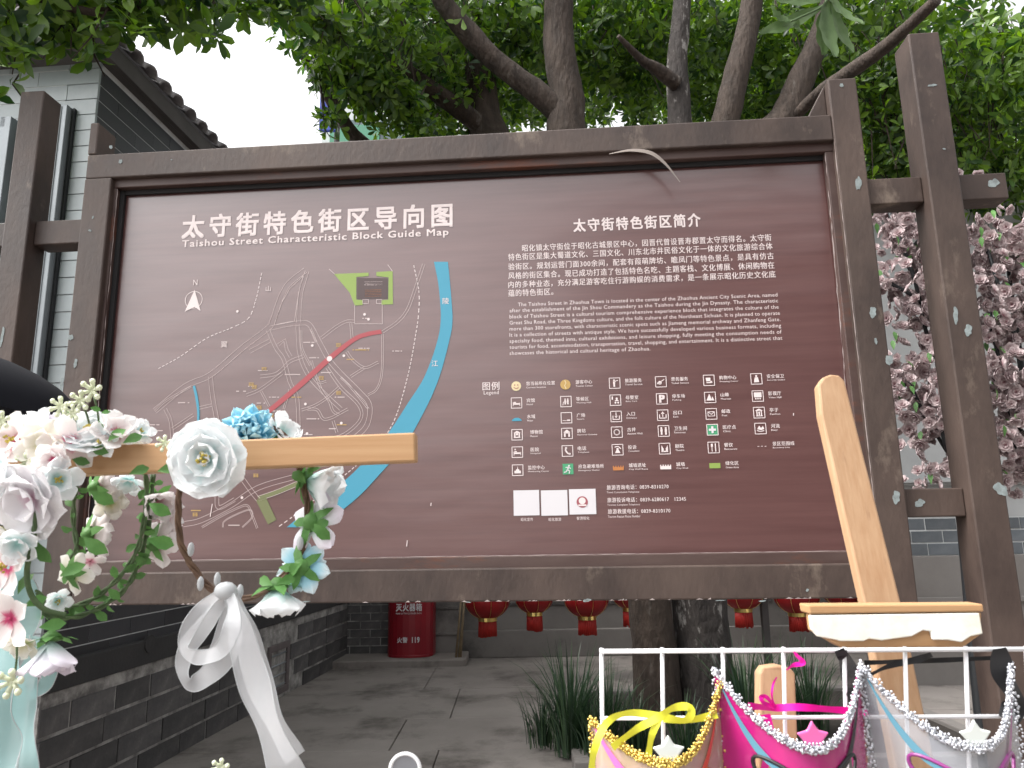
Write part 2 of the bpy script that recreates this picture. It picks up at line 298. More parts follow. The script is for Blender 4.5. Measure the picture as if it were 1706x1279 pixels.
for r_ in rows:
    z=z00+(r_+.5)*TH-.0
    if z<zled+.10 or z>ztop+.12: continue
    s=-.2*(r_%2)
    while s<LEN:
        a=max(s,0); b_=min(s+.40,LEN); w=b_-a
        if w>.03:
            c=HC+HW*((a+b_)/2)-HN*.013+Z3*z
            if z<zjoint+.35 or (z>ztop-1.1 and a<2.4):
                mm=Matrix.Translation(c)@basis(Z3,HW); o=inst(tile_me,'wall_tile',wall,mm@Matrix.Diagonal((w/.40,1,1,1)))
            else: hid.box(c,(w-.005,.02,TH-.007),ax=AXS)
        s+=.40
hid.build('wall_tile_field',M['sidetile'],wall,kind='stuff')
# front face tiles (pale, lit), to the left of the corner
for r_ in range(8,int((ztop+.06)/TH)+1):
    z=z00+(r_+.5)*TH
    s=-.2*(r_%2)
    while s<.80:
        a=max(s,0); b_=min(s+.40,.80); w=b_-a
        if w>.03:
            c=HC+HL*((a+b_)/2)+HW*(.0)+Z3*z
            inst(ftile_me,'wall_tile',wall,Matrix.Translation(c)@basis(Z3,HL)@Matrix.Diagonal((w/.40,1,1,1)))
        s+=.40
# downpipe channel and window on the front wall
def front(s,z,out=0): return HC+HL*s-HW*(.01+out)+Z3*z
def s_of(px,py): q=onplane(px,py,HC,HW)-HC; return q.dot(HL),q.z
sa,_=s_of(128,200); sb,_=s_of(84,200); zt=s_of(110,186)[1]
ch=MB().box(front((sa+sb)/2,zt/2,.04),(sb-sa-.03,.05,zt),ax=AXF)
for k in range(3): ch.box(front(sa+.04+(sb-sa-.06)*(k+.3)/3,zt/2,.06),(.012,.02,zt-.02),ax=AXF)
chn=ch.build('drain_channel',M['alu'],house,bevel=.003)
[MB().box(front(q_,zt/2,.012),(.014,.02,zt),ax=AXF).build('gasket',M['blackrub'],chn) for q_ in (sa+.004,sb-.004)]
sw,zw=s_of(34,205); win=MB()
win.box(front(sw+.03,zw/2+.6,.03),(.07,.08,zw-1.2),ax=AXF).box(front(sw+.65,zw-.035,.03),(1.24,.08,.07),ax=AXF).box(front(sw+1.25,zw/2+.6,.03),(.07,.08,zw-1.2),ax=AXF).box(front(sw+.65,1.2,.03),(1.24,.08,.07),ax=AXF).box(front(sw+.65,zw/2+.6,.02),(.05,.06,zw-1.3),ax=AXF)
wo=win.build('window',M['alu'],house,bevel=.004)
for q in (.35,.95): MB().box(front(sw+q,zw/2+.6,.0),(.54,.01,zw-1.32),ax=AXF).build('pane',M['glass'],wo)
MB().box(front(1.5,zw+.14,.02),(1.4,.05,.2),ax=AXF).build('lintel',M['alu'],house,bevel=.004)
# plinth ledge, rough cement strip and big grey bricks beneath
MB().box(HC+HW*LEN/2+HN*.012+Z3*(zled+.075),(LEN,.07,.15),ax=AXS).build('plinth_band',M['ledge'],house,bevel=.006)
base=MB().box(HC+HW*LEN/2-HN*.006+Z3*(zled/2),(LEN,.06,zled),ax=AXS).build('plinth',M['greygrout'],house)
bh=(zled-.07)/4; 
MB().box(HC+HW*LEN/2+HN*.012+Z3*(zled-.035),(LEN,.03,.062),ax=AXS).build('cement_strip',M['greygrout'],base,bevel=.004)
bmesh_b=MB().box((0,0,0),(.42,.05,bh-.022)).mesh('brick',M['brick'])
vs0=(onplane(440,1110,HO,HN)-HC).dot(HW); vs1=(onplane(475,1110,HO,HN)-HC).dot(HW); vz1=onplane(475,1066,HO,HN).z; vz0=onplane(475,1148,HO,HN).z
for r_ in range(4):
    s=-.26*(r_%2); z=bh*(r_+.5)+.002
    while s<LEN:
        L_=.50*random.uniform(.72,1.18); a=max(s,0); b_=min(s+L_,LEN); w=b_-a
        if w>.05:
            c=HC+HW*((a+b_)/2)+HN*(random.uniform(.004,.017))+Z3*z
            if not (a<vs1+.03 and b_>vs0-.03 and vz0-.05<z<vz1+.05):
                o=inst(bmesh_b,'brick',base,Matrix.Translation(c)@basis(Z3,HW)@Matrix.Rotation(random.uniform(-.006,.006),4,'Y')@Matrix.Diagonal(((w-.018)/.42,1,1,1)))
        s+=L_
vt=MB(); vc=(vs0+vs1)/2; vw=vs1-vs0; vh=vz1-vz0
for ds,dz,w,h in ((0,vh/2-.03,vw,.06),(0,-vh/2+.03,vw,.06),(-vw/2+.03,0,.06,vh-.122),(vw/2-.03,0,.06,vh-.122)): vt.box(HC+HW*(vc+ds)+HN*.02+Z3*((vz0+vz1)/2+dz),(w,.05,h),ax=AXS)
vent=vt.build('air_vent',MAT('vent_surround',(.20,.165,.165),.7,col2=(.15,.13,.13),scale=12),house,bevel=.004)
for k in range(4):
    ax=(HW,(HN*math.cos(.6)-Z3*math.sin(.6)).normalized(),(Z3*math.cos(.6)+HN*math.sin(.6)).normalized())
    MB().box(HC+HW*vc+HN*.012+Z3*(vz0+.09+(vh-.16)*k/3.2),(vw-.125,.05,.008),ax=ax).build('louvre',M['alu'],vent)
MB().box(HC+HW*vc-HN*.0+Z3*((vz0+vz1)/2),(vw-.12,.01,vh-.12),ax=AXS).build('vent_back',M['dark'],vent)
# round hole cap in the ledge
q=onplane(237,1072,HO,HN); MB().tube([q+HN*.04,q+HN*.056],.055,20).build('pipe_cap',M['ledge'],house)
# roof: soffit, fascia boards, tiles
OV=.04
zr=ztop+.15
rf=MB().box(HC+HW*(LEN/2-.1)+HN*(OV/2-.4)+Z3*(zr+.035),(LEN+.2,OV+.8,.07),ax=AXS).box(HC+HL*2.2-HW*.0+Z3*(zr+.033),(4.2,.42,.07),ax=AXF).build('roof',M['fascia'],house)
MB().box(HC+HW*(LEN/2-.10)+HN*(OV+.02)+Z3*(zr+.06),(LEN+.24,.04,.12),ax=AXS).build('fascia',M['fascia'],rf,bevel=.004)
MB().box(HC+HL*2.05-HW*(.235)+Z3*(zr+.065),(4.36,.04,.12),ax=AXF).build('fascia',M['fascia'],rf,bevel=.004)
MB().poly([HC+HW*(-.25)+HN*(OV+.05)+Z3*(zr+.13),HC+HW*(LEN)+HN*(OV+.05)+Z3*(zr+.13),HC+HW*LEN-HN*1.9+Z3*(zr+1.2),HC+HW*1.6-HN*1.9+Z3*(zr+1.2)]).poly([HC+HW*(-.25)+HN*(OV+.05)+Z3*(zr+.13),HC+HW*1.6-HN*1.9+Z3*(zr+1.2),HC-HN*4.2+HW*1.6+Z3*(zr+1.2),HC-HN*4.2-HW*.25+Z3*(zr+.13)]).build('roof_slope',M['roof'],rf)
def arch_tile(r,l,th=.018,n=7):
    b=MB(); 
    for i in range(n):
        a=PI*i/(n-1)
        for rr in (r,r-th):
            for y in (0,l): b.v.append(Vector((math.cos(a)*rr,y,math.sin(a)*rr*.8)))
    for i in range(n-1):
        q=i*4; b.f+=[(q,q+1,q+5,q+4),(q+2,q+6,q+7,q+3),(q,q+4,q+6,q+2),(q+1,q+3,q+7,q+5)]
    return b
rt=arch_tile(.075,.55).mesh('roof_tile',M['roof'],True); gt=arch_tile(.11,.55).mesh('gutter_tile',M['roof'],True)
sl_=(-HN*1.98+Z3*1.045).normalized()
k=0; s=-.18
while s<LEN:
    for j in range(3):
        c=HC+HW*(s+random.uniform(-.008,.008))+HN*(OV+.07)+Z3*(zr+.135)+sl_*(.48*j)
        mm=basis(HW.cross(sl_)*1.0,HW); 
        if mm[2][2]<0: mm=basis(-HW.cross(sl_),HW)
        yv=Vector((mm[0][1],mm[1][1],mm[2][1]))
        if yv.dot(sl_)<0: mm=mm@Matrix.Rotation(PI,4,'Z')
        if j==0 or k%1==0: inst(rt,'roof_tile',rf,Matrix.Translation(c)@mm@Matrix.Rotation(random.uniform(-.02,.05),4,'X'))
    s+=.17; k+=1
s=.1
while s<3.2:
    c=HC+HL*s-HW*.29+Z3*(zr+.135); inst(rt,'roof_tile',rf,Matrix.Translation(c)@basis(Z3*.9-HW*.45,HL)@Matrix.Rotation(PI if basis(Z3*.9-HW*.45,HL)[1][1]<0 else 0,4,'Z')); s+=.2
# ================================================================ BACK OF THE YARD
by=9.35
cw=thing('courtyard_wall','dark grey brick wall end at the back left of the yard','wall',(-1.8,by,0))
bwb=MB().box((-1.78,by+.093,.75),(.95,.2,1.5)).build('wall_core',M['greygrout'],cw)
bb=MB().box((0,0,0),(.235,.05,.082)).mesh('brick',M['brick'])
for r_ in range(14):
    s=-.12*(r_%2); z=.14+r_*.095
    while s<.95:
        a=max(s,0); b_=min(s+.245,.95); w=b_-a
        if w>.04: inst(bb,'brick',bwb,Matrix.Translation((-2.25+(a+b_)/2,by+.012+random.uniform(-.004,.006),z))@Matrix.Diagonal(((w-.01)/.235,1,1,1)))
        s+=.245
step=MB().box((-1.45,by-.25,.05),(1.75,.62,.10)).build('step',M['concrete'],bevel=.012); tag(step,kind='structure')
bw=thing('plaster_building','dim grey plastered shop front behind the lanterns','building',(2,by,0))
bwall=MB().box((2.6,by+.35,2.4),(6.6,.2,4.8)).build('wall',M['plaster'],bw)
MB().box((2.6,by+.2,.16),(6.6,.10,.32)).build('plinth',M['plaster'],bw,bevel=.01)
MB().box((-.83,by+.1,1.3),(.30,.3,2.6)).build('pilaster',M['plaster'],bw,bevel=.01)
[MB().box((-.83,by-.06,z_),(.32,.02,.03)).build('moulding',M['plaster'],bw) for z_ in (.32,.62)]
[MB().box((1.4,by+.235,z_),(3.6,.02,.03)).build('batten',M['fascia'],bw) for z_ in (.62,1.0)]
MB().box((1.2,by+.24,1.7),(2.2,.03,1.9)).build('door',M['fascia'],bw,bevel=.005)
MB().box((2.6,by+.1,4.86),(7.2,1.3,.12)).build('roof',M['roof'],bw)
# fire extinguisher cabinet
cab=thing('fire_cabinet','red steel fire extinguisher cabinet with white lettering on low step','cabinet',(-1.24,by-.2,.10))
prof=[]; wd,dp=.55,.30
for i in range(13):
    a=PI*i/12; prof.append((-1.24-math.cos(a)*wd/2*1.0,by-.10-math.sin(a)**.5*dp,.10))
prof=[(-1.24-wd/2,by-.05,.12)]+[(p[0],p[1],.12) for p in prof]+[(-1.24+wd/2,by-.05,.12)]
MB().prism(prof,(0,0,.78)).build('cabinet_body',M['redbox'],cab,bevel=.012)
MB().prism([(p[0]*1.0,p[1]-.006,.10) for p in prof],(0,0,.03)).build('base_rim',M['redbox'],cab,bevel=.005)
MB().prism([(-1.24+(p[0]+1.24)*1.03,p[1]-.008,.895) for p in prof],(0,0,.035)).build('lid',M['redbox'],cab,bevel=.008)
# ================================================================ TEXT
def text_mesh(s,spc=None):
    cu=bpy.data.curves.new('t','FONT'); cu.body=s; cu.resolution_u=2; cu.space_character=spc or (1.12 if ord(s[0])>0x2e80 else 1.06)
    o=bpy.data.objects.new('t',cu); COL.objects.link(o); dg=bpy.context.evaluated_depsgraph_get(); dg.update()
    me=bpy.data.meshes.new_from_object(o.evaluated_get(dg)); bpy.data.objects.remove(o); bpy.data.curves.remove(cu); return me
def text(name,s,org,ux,w,h,mat,parent,weight=0.0,spc=None):
    """text mesh fitted in a box w x h with lower left at org, running along ux; a bolder face is the outline thickened by close passes"""
    me0=text_mesh(s,spc); vs=[v.co.copy() for v in me0.vertices]
    if not vs: return None
    x0=min(v.x for v in vs); x1=max(v.x for v in vs); y0=min(v.y for v in vs); y1=max(v.y for v in vs)
    sx=w/(x1-x0); sy=h/(y1-y0) if h else sx; L0=wl(parent); ux=Vector(ux); out=Vector((ux.y,-ux.x,0)); d=weight
    passes=[(0,0)] if d==0 else ([(-d,0),(d,0)] if d<.018 else [(-d,-d),(d,-d),(-d,d),(d,d),(0,0)])
    V=[];F=[]; polys=[tuple(p.vertices) for p in me0.polygons]
    for k,(ox,oy) in enumerate(passes):
        b=len(V); V+=[tuple(Vector(org)+ux*((c.x-x0+ox)*sx)+Z3*((c.y-y0+oy)*sy)+out*.00015*k-L0) for c in vs]; F+=[tuple(b+i for i in p) for p in polys]
    bpy.data.meshes.remove(me0); me=bpy.data.meshes.new(name); me.from_pydata(V,[],F); me.materials.append(mat)
    o=bpy.data.objects.new(name,me); put(o,parent); return o
yf=by-.10-dp-.010
text('cabinet_lettering','灭火器箱',(-1.39,yf,.62),(1,0,0),.30,.085,M['white_print'],cab,.02)
text('cabinet_lettering','FIRE EXTINGUISHER BOX',(-1.39,yf,.585),(1,0,0),.30,.018,M['white_print'],cab)
text('cabinet_lettering','火警',(-1.37,yf,.27),(1,0,0),.115,.06,M['white_print'],cab,.02)
text('cabinet_lettering','119',(-1.20,yf,.27),(1,0,0),.085,.06,M['white_print'],cab,.03)
# leaning canes
cn=thing('cane_bundle','thin bamboo canes leaning at the corner of the pilaster','canes',(-.68,by-.4,0))
for k,(a,b_) in enumerate(((0,.05),(.03,.10),(.055,.07))): MB().tube([(-.70+a,by-.42,.025),(-.66+b_,by-.12,1.15)],.014,7).build('cane',M['bamboo'],cn,True)
# lanterns hung from a rail on two posts
LY=8.0
lrail=thing('lantern_rail','dark timber rail on posts carrying the red lanterns','rail',(2,LY,0))
zl=P(890,975,LY).z-.12
MB().tube([(-.5,LY,zl+.50),(5.0,LY,zl+.50)],.03,10).build('rail',M['fascia'],lrail,True)
for x in (2.6,5.0): MB().box((x,LY+.06,(zl+.5)/2),(.07,.07,zl+.5)).build('post',M['fascia'],lrail,bevel=.005)
def lantern(x,dz,r,label,y=LY):
    t=thing('red_lantern',label,'lantern',(x,y,zl+dz),'red lanterns hung in a row behind the sign'); c=Vector((x,y,zl+dz))
    b=MB(); n=32
    for i in range(13):
        a=PI*(.12+.76*i/12)
        for k in range(n):
            q=2*PI*k/n; rr=r*math.sin(a)*(1-.02*(k%2)); b.v.append(c+Vector((math.cos(q)*rr,math.sin(q)*rr,math.cos(a)*r*.82)))
    for i in range(12):
        for k in range(n): b.f.append((i*n+k,(i+1)*n+k,(i+1)*n+(k+1)%n,i*n+(k+1)%n))
    b.build('lantern_body',M['red'],t,True)
    for s_,nm in ((1,'cap'),(-1,'base_ring')): MB().tube([c+Z3*s_*r*.74,c+Z3*s_*(r*.74+.035)],r*.42,20).build(nm,M['gold'],t)
    for k in range(8):
        q=2*PI*k/8+.2; MB().tube([c+Vector((math.cos(q)*math.sin(PI*(.1+.8*i/8))*r*1.012,math.sin(q)*math.sin(PI*(.1+.8*i/8))*r*1.012,math.cos(PI*(.1+.8*i/8))*r*.83)) for i in range(9)],.0022,4).build('rib',M['gold'],t)
    tb=MB(); 
    for k in range(28):
        q=2*PI*k/28; tb.tube([c+Vector((math.cos(q)*r*.34,math.sin(q)*r*.34,-r*.80)),c+Vector((math.cos(q+.05)*r*.37,math.sin(q+.05)*r*.37,-r*.80-.17+random.uniform(-.01,.01)))],.0125,5)
    tb.build('tassel',M['tassel'],t,True)
    MB().tube([c+Z3*(r*.8),c+Z3*(.50-dz)],.004,5).build('hanger',M['gold'],t)
for px,dz,r,lb in ((812,-.02,.235,'red lantern nearest the leaning canes'),(890,.0,.20,'small red lantern second from the canes'),(977,-.02,.235,'red lantern third from the canes, left of the tree trunks'),
    (1050,.03,.20,'red lantern partly hidden behind the left tree trunk'),(1237,.02,.22,'red lantern just right of the thick tree trunks'),(1327,-.02,.235,'red lantern above the white wire rack'),(1408,.03,.235,'rightmost red lantern, behind the pale leaning batten')):
    lantern(P(px,1000,LY).x,dz,r,lb)
# right hand white wall with brick base
RY=7.4; rx0=P(1440,900,RY).x
rw=thing('whitewashed_wall','whitewashed wall with a grey brick band behind the pink blossoms','wall',(rx0,RY,0))
zb1=P(1590,862,RY).z; zb0=P(1590,925,RY).z
MB().box((rx0+2.2,RY+.12,(zb1+5.2)/2),(4.4,.2,5.2-zb1)).build('upper_wall',M['whitewall'],rw)
MB().box((rx0+2.2,RY+.10,zb0/2),(4.4,.24,zb0)).build('plinth',M['plaster'],rw,bevel=.01)
MB().box((rx0+2.2,RY-.03,zb0*.66),(4.4,.05,.05)).build('moulding',M['plaster'],rw,bevel=.006)
bk=MB().box((rx0+2.2,RY+.111,(zb0+zb1)/2),(4.4,.18,zb1-zb0)).build('brick_band',M['grout'],rw)
nr=3; hh=(zb1-zb0)/nr; bb2=MB().box((0,0,0),(.30,.05,hh-.014)).mesh('brick',MAT('blue_grey_brick',(.10,.115,.13),.75,col2=(.15,.165,.18),scale=5,objrand=.25,bump=.4))
for r_ in range(nr):
    s=-.15*(r_%2)
    while s<4.4:
        a=max(s,0); b_=min(s+.31,4.4); w=b_-a
        if w>.05: inst(bb2,'brick',bk,Matrix.Translation((rx0+(a+b_)/2,RY+.04+random.uniform(-.004,.004),zb0+hh*(r_+.5)))@Matrix.Diagonal(((w-.012)/.30,1,1,1)))
        s+=.31
sb_=P(1600,800,RY-.1); MB().box((rx0+2.2,RY-.02,sb_.z),(4.4,.10,.03)).box((rx0+2.2,RY-.01,sb_.z-.025),(4.4,.06,.022)).build('string_course',M['whitewall'],rw,bevel=.004)
# distant pieces of building glimpsed through the leaves
db=thing('far_building','pale building with green band glimpsed through the leaves','building',(-3,22,0)); q=P(655,150,22)
MB().box((q.x,23,8),(4.6,2,16)).build('wall',MAT('far_pale_wall',(.55,.58,.58),.8,col2=(.45,.48,.48),scale=.6),db)
for k in range(7):
    MB().box((q.x,21.96,6+k*1.3),(4.7,.1,.14)).build('balcony_edge',M['whitewall'],db)
    for j in range(3): MB().box((q.x-1.4+j*1.4,21.98,6.6+k*1.3),(.8,.06,.75)).build('window',M['glass'],db)
MB().box((q.x-1.2,21.9,P(640,225,22).z),(1.6,.1,.6)).build('green_awning',MAT('green_awning_sheet',(.10,.35,.22),.6),db)
q=P(548,160,14); tag(MB().box((q.x,14,q.z),(.34,.1,1.6)).build('blue_banner',MAT('blue_banner_cloth',(.02,.05,.45),.6,col2=(.03,.08,.55),scale=3)),'narrow blue banner glimpsed behind the leaning branch','banner')
tag(MB().tube([(q.x+.17,14.1,0),(q.x+.17,14.1,q.z+.8)],.06,8).build('banner_pole',M['fascia']),'dark pole behind the blue banner','pole')
# ================================================================ SIGN
YAW=0.07224; SU=Vector((math.cos(YAW),-math.sin(YAW),0)); SN=Vector((math.sin(YAW),math.cos(YAW),0)); SP=Vector((0,3.0,0))
def sg(u,v,z): return SP+SU*u+SN*v+Z3*z
def uz(px,py,v=0.0):
    q=onplane(px,py,SP+SN*v,SN); return (q-SP).dot(SU),q.z
AX=(SU,SN,Z3)
sign=thing('guide_sign','big brown street guide map board in a weathered timber frame','sign board',tuple(sg(0,0,0)))
def sbox(name,u0,u1,v0,v1,z0,z1,mat,parent=None,bevel=.004,**k): return MB().box(sg((u0+u1)/2,(v0+v1)/2,(z0+z1)/2),(u1-u0,v1-v0,z1-z0),ax=AX).build(name,mat,parent or sign,bevel=bevel,**k)
VF=-.07
zo1=(uz(178,257,VF)[1]+uz(1372,190,VF)[1])/2; zi1=(uz(187,296,VF)[1]+uz(1388,232,VF)[1])/2
zo0=(uz(153,1008,VF)[1]+uz(1440,997,VF)[1])/2; zi0=(uz(160,951,VF)[1]+uz(1425,942,VF)[1])/2
ul0=uz(131,400,VF)[0]; ul1=uz(176,400,VF)[0]; ur0=uz(1397,300,VF)[0]; ur1=uz(1446,300,VF)[0]
# panel sheet: subdivided and very slightly buckled
pu0,pu1,pz0,pz1=-1.80,1.37,1.38,3.08
b=MB(); nu,nz_=48,28
for j in range(nz_+1):
    for i in range(nu+1):
        u=pu0+(pu1-pu0)*i/nu; z=pz0+(pz1-pz0)*j/nz_; b.v.append(sg(u,.0008+.0007*noise.noise(Vector((u*.9,0,z*1.3))),z))
for j in range(nz_):
    for i in range(nu): q=j*(nu+1)+i; b.f.append((q,q+1,q+nu+2,q+nu+1))
panel=b.build('panel',M['panel'],sign,True)
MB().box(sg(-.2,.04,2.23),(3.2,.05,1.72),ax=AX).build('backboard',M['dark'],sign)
# inner trim (recessed), shade in the gap painted by near-black strips
tv0,tv1=-.045,-.006
tz1=zi1+.01; tz0=zi0-.01; 
u0p=uz(205,320,tv0)[0]; u1p=uz(1368,262,tv0)[0]; zp1=uz(600,300,tv0)[1]; zp0=(uz(150,933,tv0)[1]+uz(1425,921,tv0)[1])/2
zt1=(uz(205,315,tv0)[1]+uz(1366,258,tv0)[1])/2+.012
sbox('trim',ul1-.01,ur0+.01,tv0,tv1,zt1,zi1+.02,M['trim']); sbox('trim',ul1-.01,ur0+.01,tv0,tv1,zi0-.02,zp0,M['trim'])
ut=uz(190,400,tv0); ut1=uz(1378,300,tv0)
sbox('trim',ul1-.01,uz(186,400,tv0)[0]+.0,tv0,tv1,zp0+.001,zt1-.001,M['trim']); sbox('trim',uz(1380,300,tv0)[0],ur0+.01,tv0,tv1,zp0+.001,zt1-.001,M['trim'])
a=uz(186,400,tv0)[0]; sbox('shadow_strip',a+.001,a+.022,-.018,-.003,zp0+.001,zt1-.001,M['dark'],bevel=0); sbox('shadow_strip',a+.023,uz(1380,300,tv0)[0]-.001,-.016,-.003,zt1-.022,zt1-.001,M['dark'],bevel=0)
# frame members
FD=.06
sbox('rail',ul0+.0,ur0-.001,VF,FD,zi1,zo1,M['frame'],bevel=.006); sbox('rail',ul1+.001,ur0-.001,VF,FD,zo0,zi0,M['frame'],bevel=.006)
zl1=uz(150,205,VF)[1]; zr1=uz(1415,130,VF)[1]
sbox('post',ul0,ul1,VF-.003,FD+.003,zo0-.02,zi1-.001,M['frame'],bevel=.006); sbox('post',ul0,ul0+.04,VF-.003,FD,zo1+.001,zl1,M['frame'],bevel=.006)
sbox('post',ur0,ur1,VF-.003,FD+.003,zo0-.02,zr1,M['frame'],bevel=.006)
MB().prism([sg(ur0-.001,-.03,zo1+.001),sg(ur0-.09,-.03,zo1+.001),sg(ur0-.001,-.03,zo1+.16)],SN*.05).build('gusset',M['frame'],sign,bevel=.003)
# outrigger posts and cross rails
def uv2(px,py): return uz(px,py,VF-.02)
lp0=uv2(43,250)[0]; zpl=uv2(72,150)[1]
lpost_u1=uv2(62,250)[0]
sbox('post',lp0-.06,lpost_u1+.0,-.09,.03,0,zpl,M['frame'],bevel=.006)
rp1=uv2(1598,300)[0]; rpz=uv2(1540,56)[1]
sbox('post',rp1-.125,rp1,-.10,.04,0,rpz,M['frame'],bevel=.006)
zra,zrb=uv2(1500,288)[1],uv2(1500,331)[1]; ue=uv2(1688,300)[0]
sbox('cross_rail',ur1+.001,rp1-.126,-.05,.05,zrb,zra,M['frame'],bevel=.005); sbox('cross_rail',rp1+.001,ue,-.05,.05,zrb,zra,M['frame'],bevel=.005)
zra,zrb=uv2(1580,812)[1],uv2(1580,860)[1]; sbox('cross_rail',ur1+.001,rp1-.126,-.05,.05,zrb,zra,M['frame'],bevel=.005)
zra,zrb=uv2(90,360)[1],uv2(90,400)[1]; sbox('cross_rail',lpost_u1+.001,ul0-.001,-.05,.05,zrb,zra,M['frame'],bevel=.005); sbox('cross_rail',lp0-.5,lp0-.061,-.05,.05,zrb,zra,M['frame'],bevel=.005)
sbox('brace',rp1-.4,rp1-.126,-.02,.04,.25,.33,M['frame'],bevel=.005)
# bare patches where paint has flaked (own outline, 1.5 mm proud)
def patch(px,py,w,h,v,seed,mat=None):
    random.seed(seed); u,z=uz(px,py,v); n=24; pts=[]; ph=random.uniform(0,6)
    for k in range(n):
        a=2*PI*k/n; rr=1+.22*math.sin(2*a+ph)+.12*math.sin(5*a+ph*2)+random.uniform(-.06,.06); pts.append(sg(u+math.cos(a)*w*rr*.0012,v-.0015,z+math.sin(a)*h*rr*.0012))
    MB().prism(pts,SN*.0012).build('bare_patch',mat or M['patch'],sign)
for i,a in enumerate([(1553,142,13,5,-.10),(1573,248,5,3,-.10),(1655,305,16,17,-.05),(1613,550,12,18,-.10),(1592,525,8,26,-.10),(1454,520,12,16,VF-.003),(1459,568,5,9,VF-.003),(1481,600,9,20,VF-.003),(1430,305,9,26,VF-.003),(1402,142,5,9,VF-.003),(1493,828,12,18,VF-.003),(1627,832,13,22,-.05),(1667,815,18,20,-.10),(1532,838,14,12,-.05),
    (118,562,8,12,VF-.003),(126,605,7,14,VF-.003),(103,640,6,22,VF-.003),(201,269,6,10,VF),(185,245,8,6,VF-.003),(4,560,6,32,-.09),(150,384,6,4,VF-.003),(155,362,3,6,VF-.003),(286,266,3,2,VF),(978,1000,12,5,VF),(510,1002,14,2,VF),(1270,1001,12,2,VF),(780,1003,10,1.5,VF),(1200,1000,14,1.5,VF),(1345,983,5,4,VF)]): patch(*a,100+i)
random.seed(11)
for k in range(60):   # small chips along the lower arris
    u=random.uniform(ul0,ur0); MB().prism([sg(u,VF-.0015,zo0+.001),sg(u+random.uniform(.005,.03),VF-.0015,zo0+.001),sg(u+.012,VF-.0015,zo0+random.uniform(.003,.008))],SN*.001).build('chip',M['trimpale'],sign)
# loose dry strip hooked under the top rail
pts=cat([sg(*(lambda q:(q[0],VF-.01,q[1]))(uz(x,y,VF-.01))) for x,y in ((1015,256),(1050,250),(1083,254),(1108,272),(1133,303))],6)
tag(MB().strip(pts,[.004+.016*math.sin(PI*i/(len(pts)-1)) for i in range(len(pts))],[(SU*.4+Z3*.9+SN*.3) for _ in pts]).build('dry_leaf',M['leafdry'],None,True),'dry curled leaf strip caught under the top rail of the sign','leaf')
for x,y,l in ((352,850,22),(678,905,10),(718,840,5),(1322,690,4)):
    u,z=uz(x,y,-.002); MB().box(sg(u,-.002,z),(.003,.0012,l*.0024),ax=(SU*math.cos(.15)+Z3*math.sin(.15)*0,SN,(Z3+SU*.1).normalized())).build('scratch',M['print'],panel)
random.seed(17)
for (xa_,ya_,xb_,yb_,w_) in ((1369,262,1426,921,.005),(205,322,152,930,.0035)):
    a_=uz(xa_,ya_,-.005); b_=uz(xb_,yb_,-.005); pts=[];wd_=[]
    for k in range(60):
        t_=k/59; pts.append(sg(a_[0]+(b_[0]-a_[0])*t_+random.uniform(-.0015,.0015),-.0475,a_[1]+(b_[1]-a_[1])*t_)); wd_.append(w_*random.uniform(.1,1.0)*(1 if random.random()<.8 else .1))
    MB().strip(pts,wd_,[SU]*60).build('torn_edge',M['trimpale'],panel)
pts=[];wd_=[]
for k in range(70):
    t_=k/69; pts.append(sg(ur0-.002+random.uniform(-.001,.001),VF-.0045,zi1+(zo0-zi1)*t_)); wd_.append(.004*random.uniform(.1,1))
MB().strip(pts,wd_,[SU]*70).build('worn_arris',M['trimpale'],sign)
pts=[];wd_=[]
for k in range(120):
    t_=k/119; pts.append(sg(pu0+.03+(pu1-pu0-.06)*t_,-.0468,zp0+.0015+.001*random.random())); wd_.append(.003*random.uniform(.2,1))
MB().strip(pts,wd_,[Z3]*120).build('worn_arris',M['trimpale'],sign)
# ---- print on the panel
PV=-.0008
def uvp(px,py): return uz(px,py,PV)
def tx(name,s,px,py,pxr,hpx,mat='print',weight=0.0,v=PV,spc=None):
    u,z=uz(px,py,v); u1=uz(pxr,py,v)[0]; h=(uz(px,py-hpx,v)[1]-z) if hpx else None
    return text(name,s,sg(u,v,z),SU,u1-u,h,M[mat],panel,weight,spc)
def A(x,y): return uvp(220+x/3.046,320+y/3.046)
tx('title','太守街特色街区导向图',303,397,753,37,weight=.026,spc=1.36)
tx('title','Taishou Street Characteristic Block Guide Map',303,415,747,14.5,weight=.019,spc=1.14)
tx('heading','太守街特色街区简介',956,386,1168,21,weight=.024,spc=1.24)
cn_=['昭化镇太守街位于昭化古城景区中心，因晋代曾设晋寿郡置太守而得名。太守街','特色街区是集大蜀道文化、三国文化、川东北市井民俗文化于一体的文化旅游综合体','验街区。规划运营门面300余间，配套有葭萌牌坊、瞻凤门等特色景点，是具有仿古','风格的街区集合。现已成功打造了包括特色名吃、主题客栈、文化博展、休闲购物在','内的多种业态，充分满足游客吃住行游购娱的消费需求，是一条展示昭化历史文化底','蕴的特色街区。']
for i,s in enumerate(cn_):
    px=870 if i==0 else 847; pr=[1287,1289,1291,1292,1294,922][i]; py=[419,434,450,465,480,494][i]
    tx('paragraph',s,px,py,pr,11.5,weight=.010)
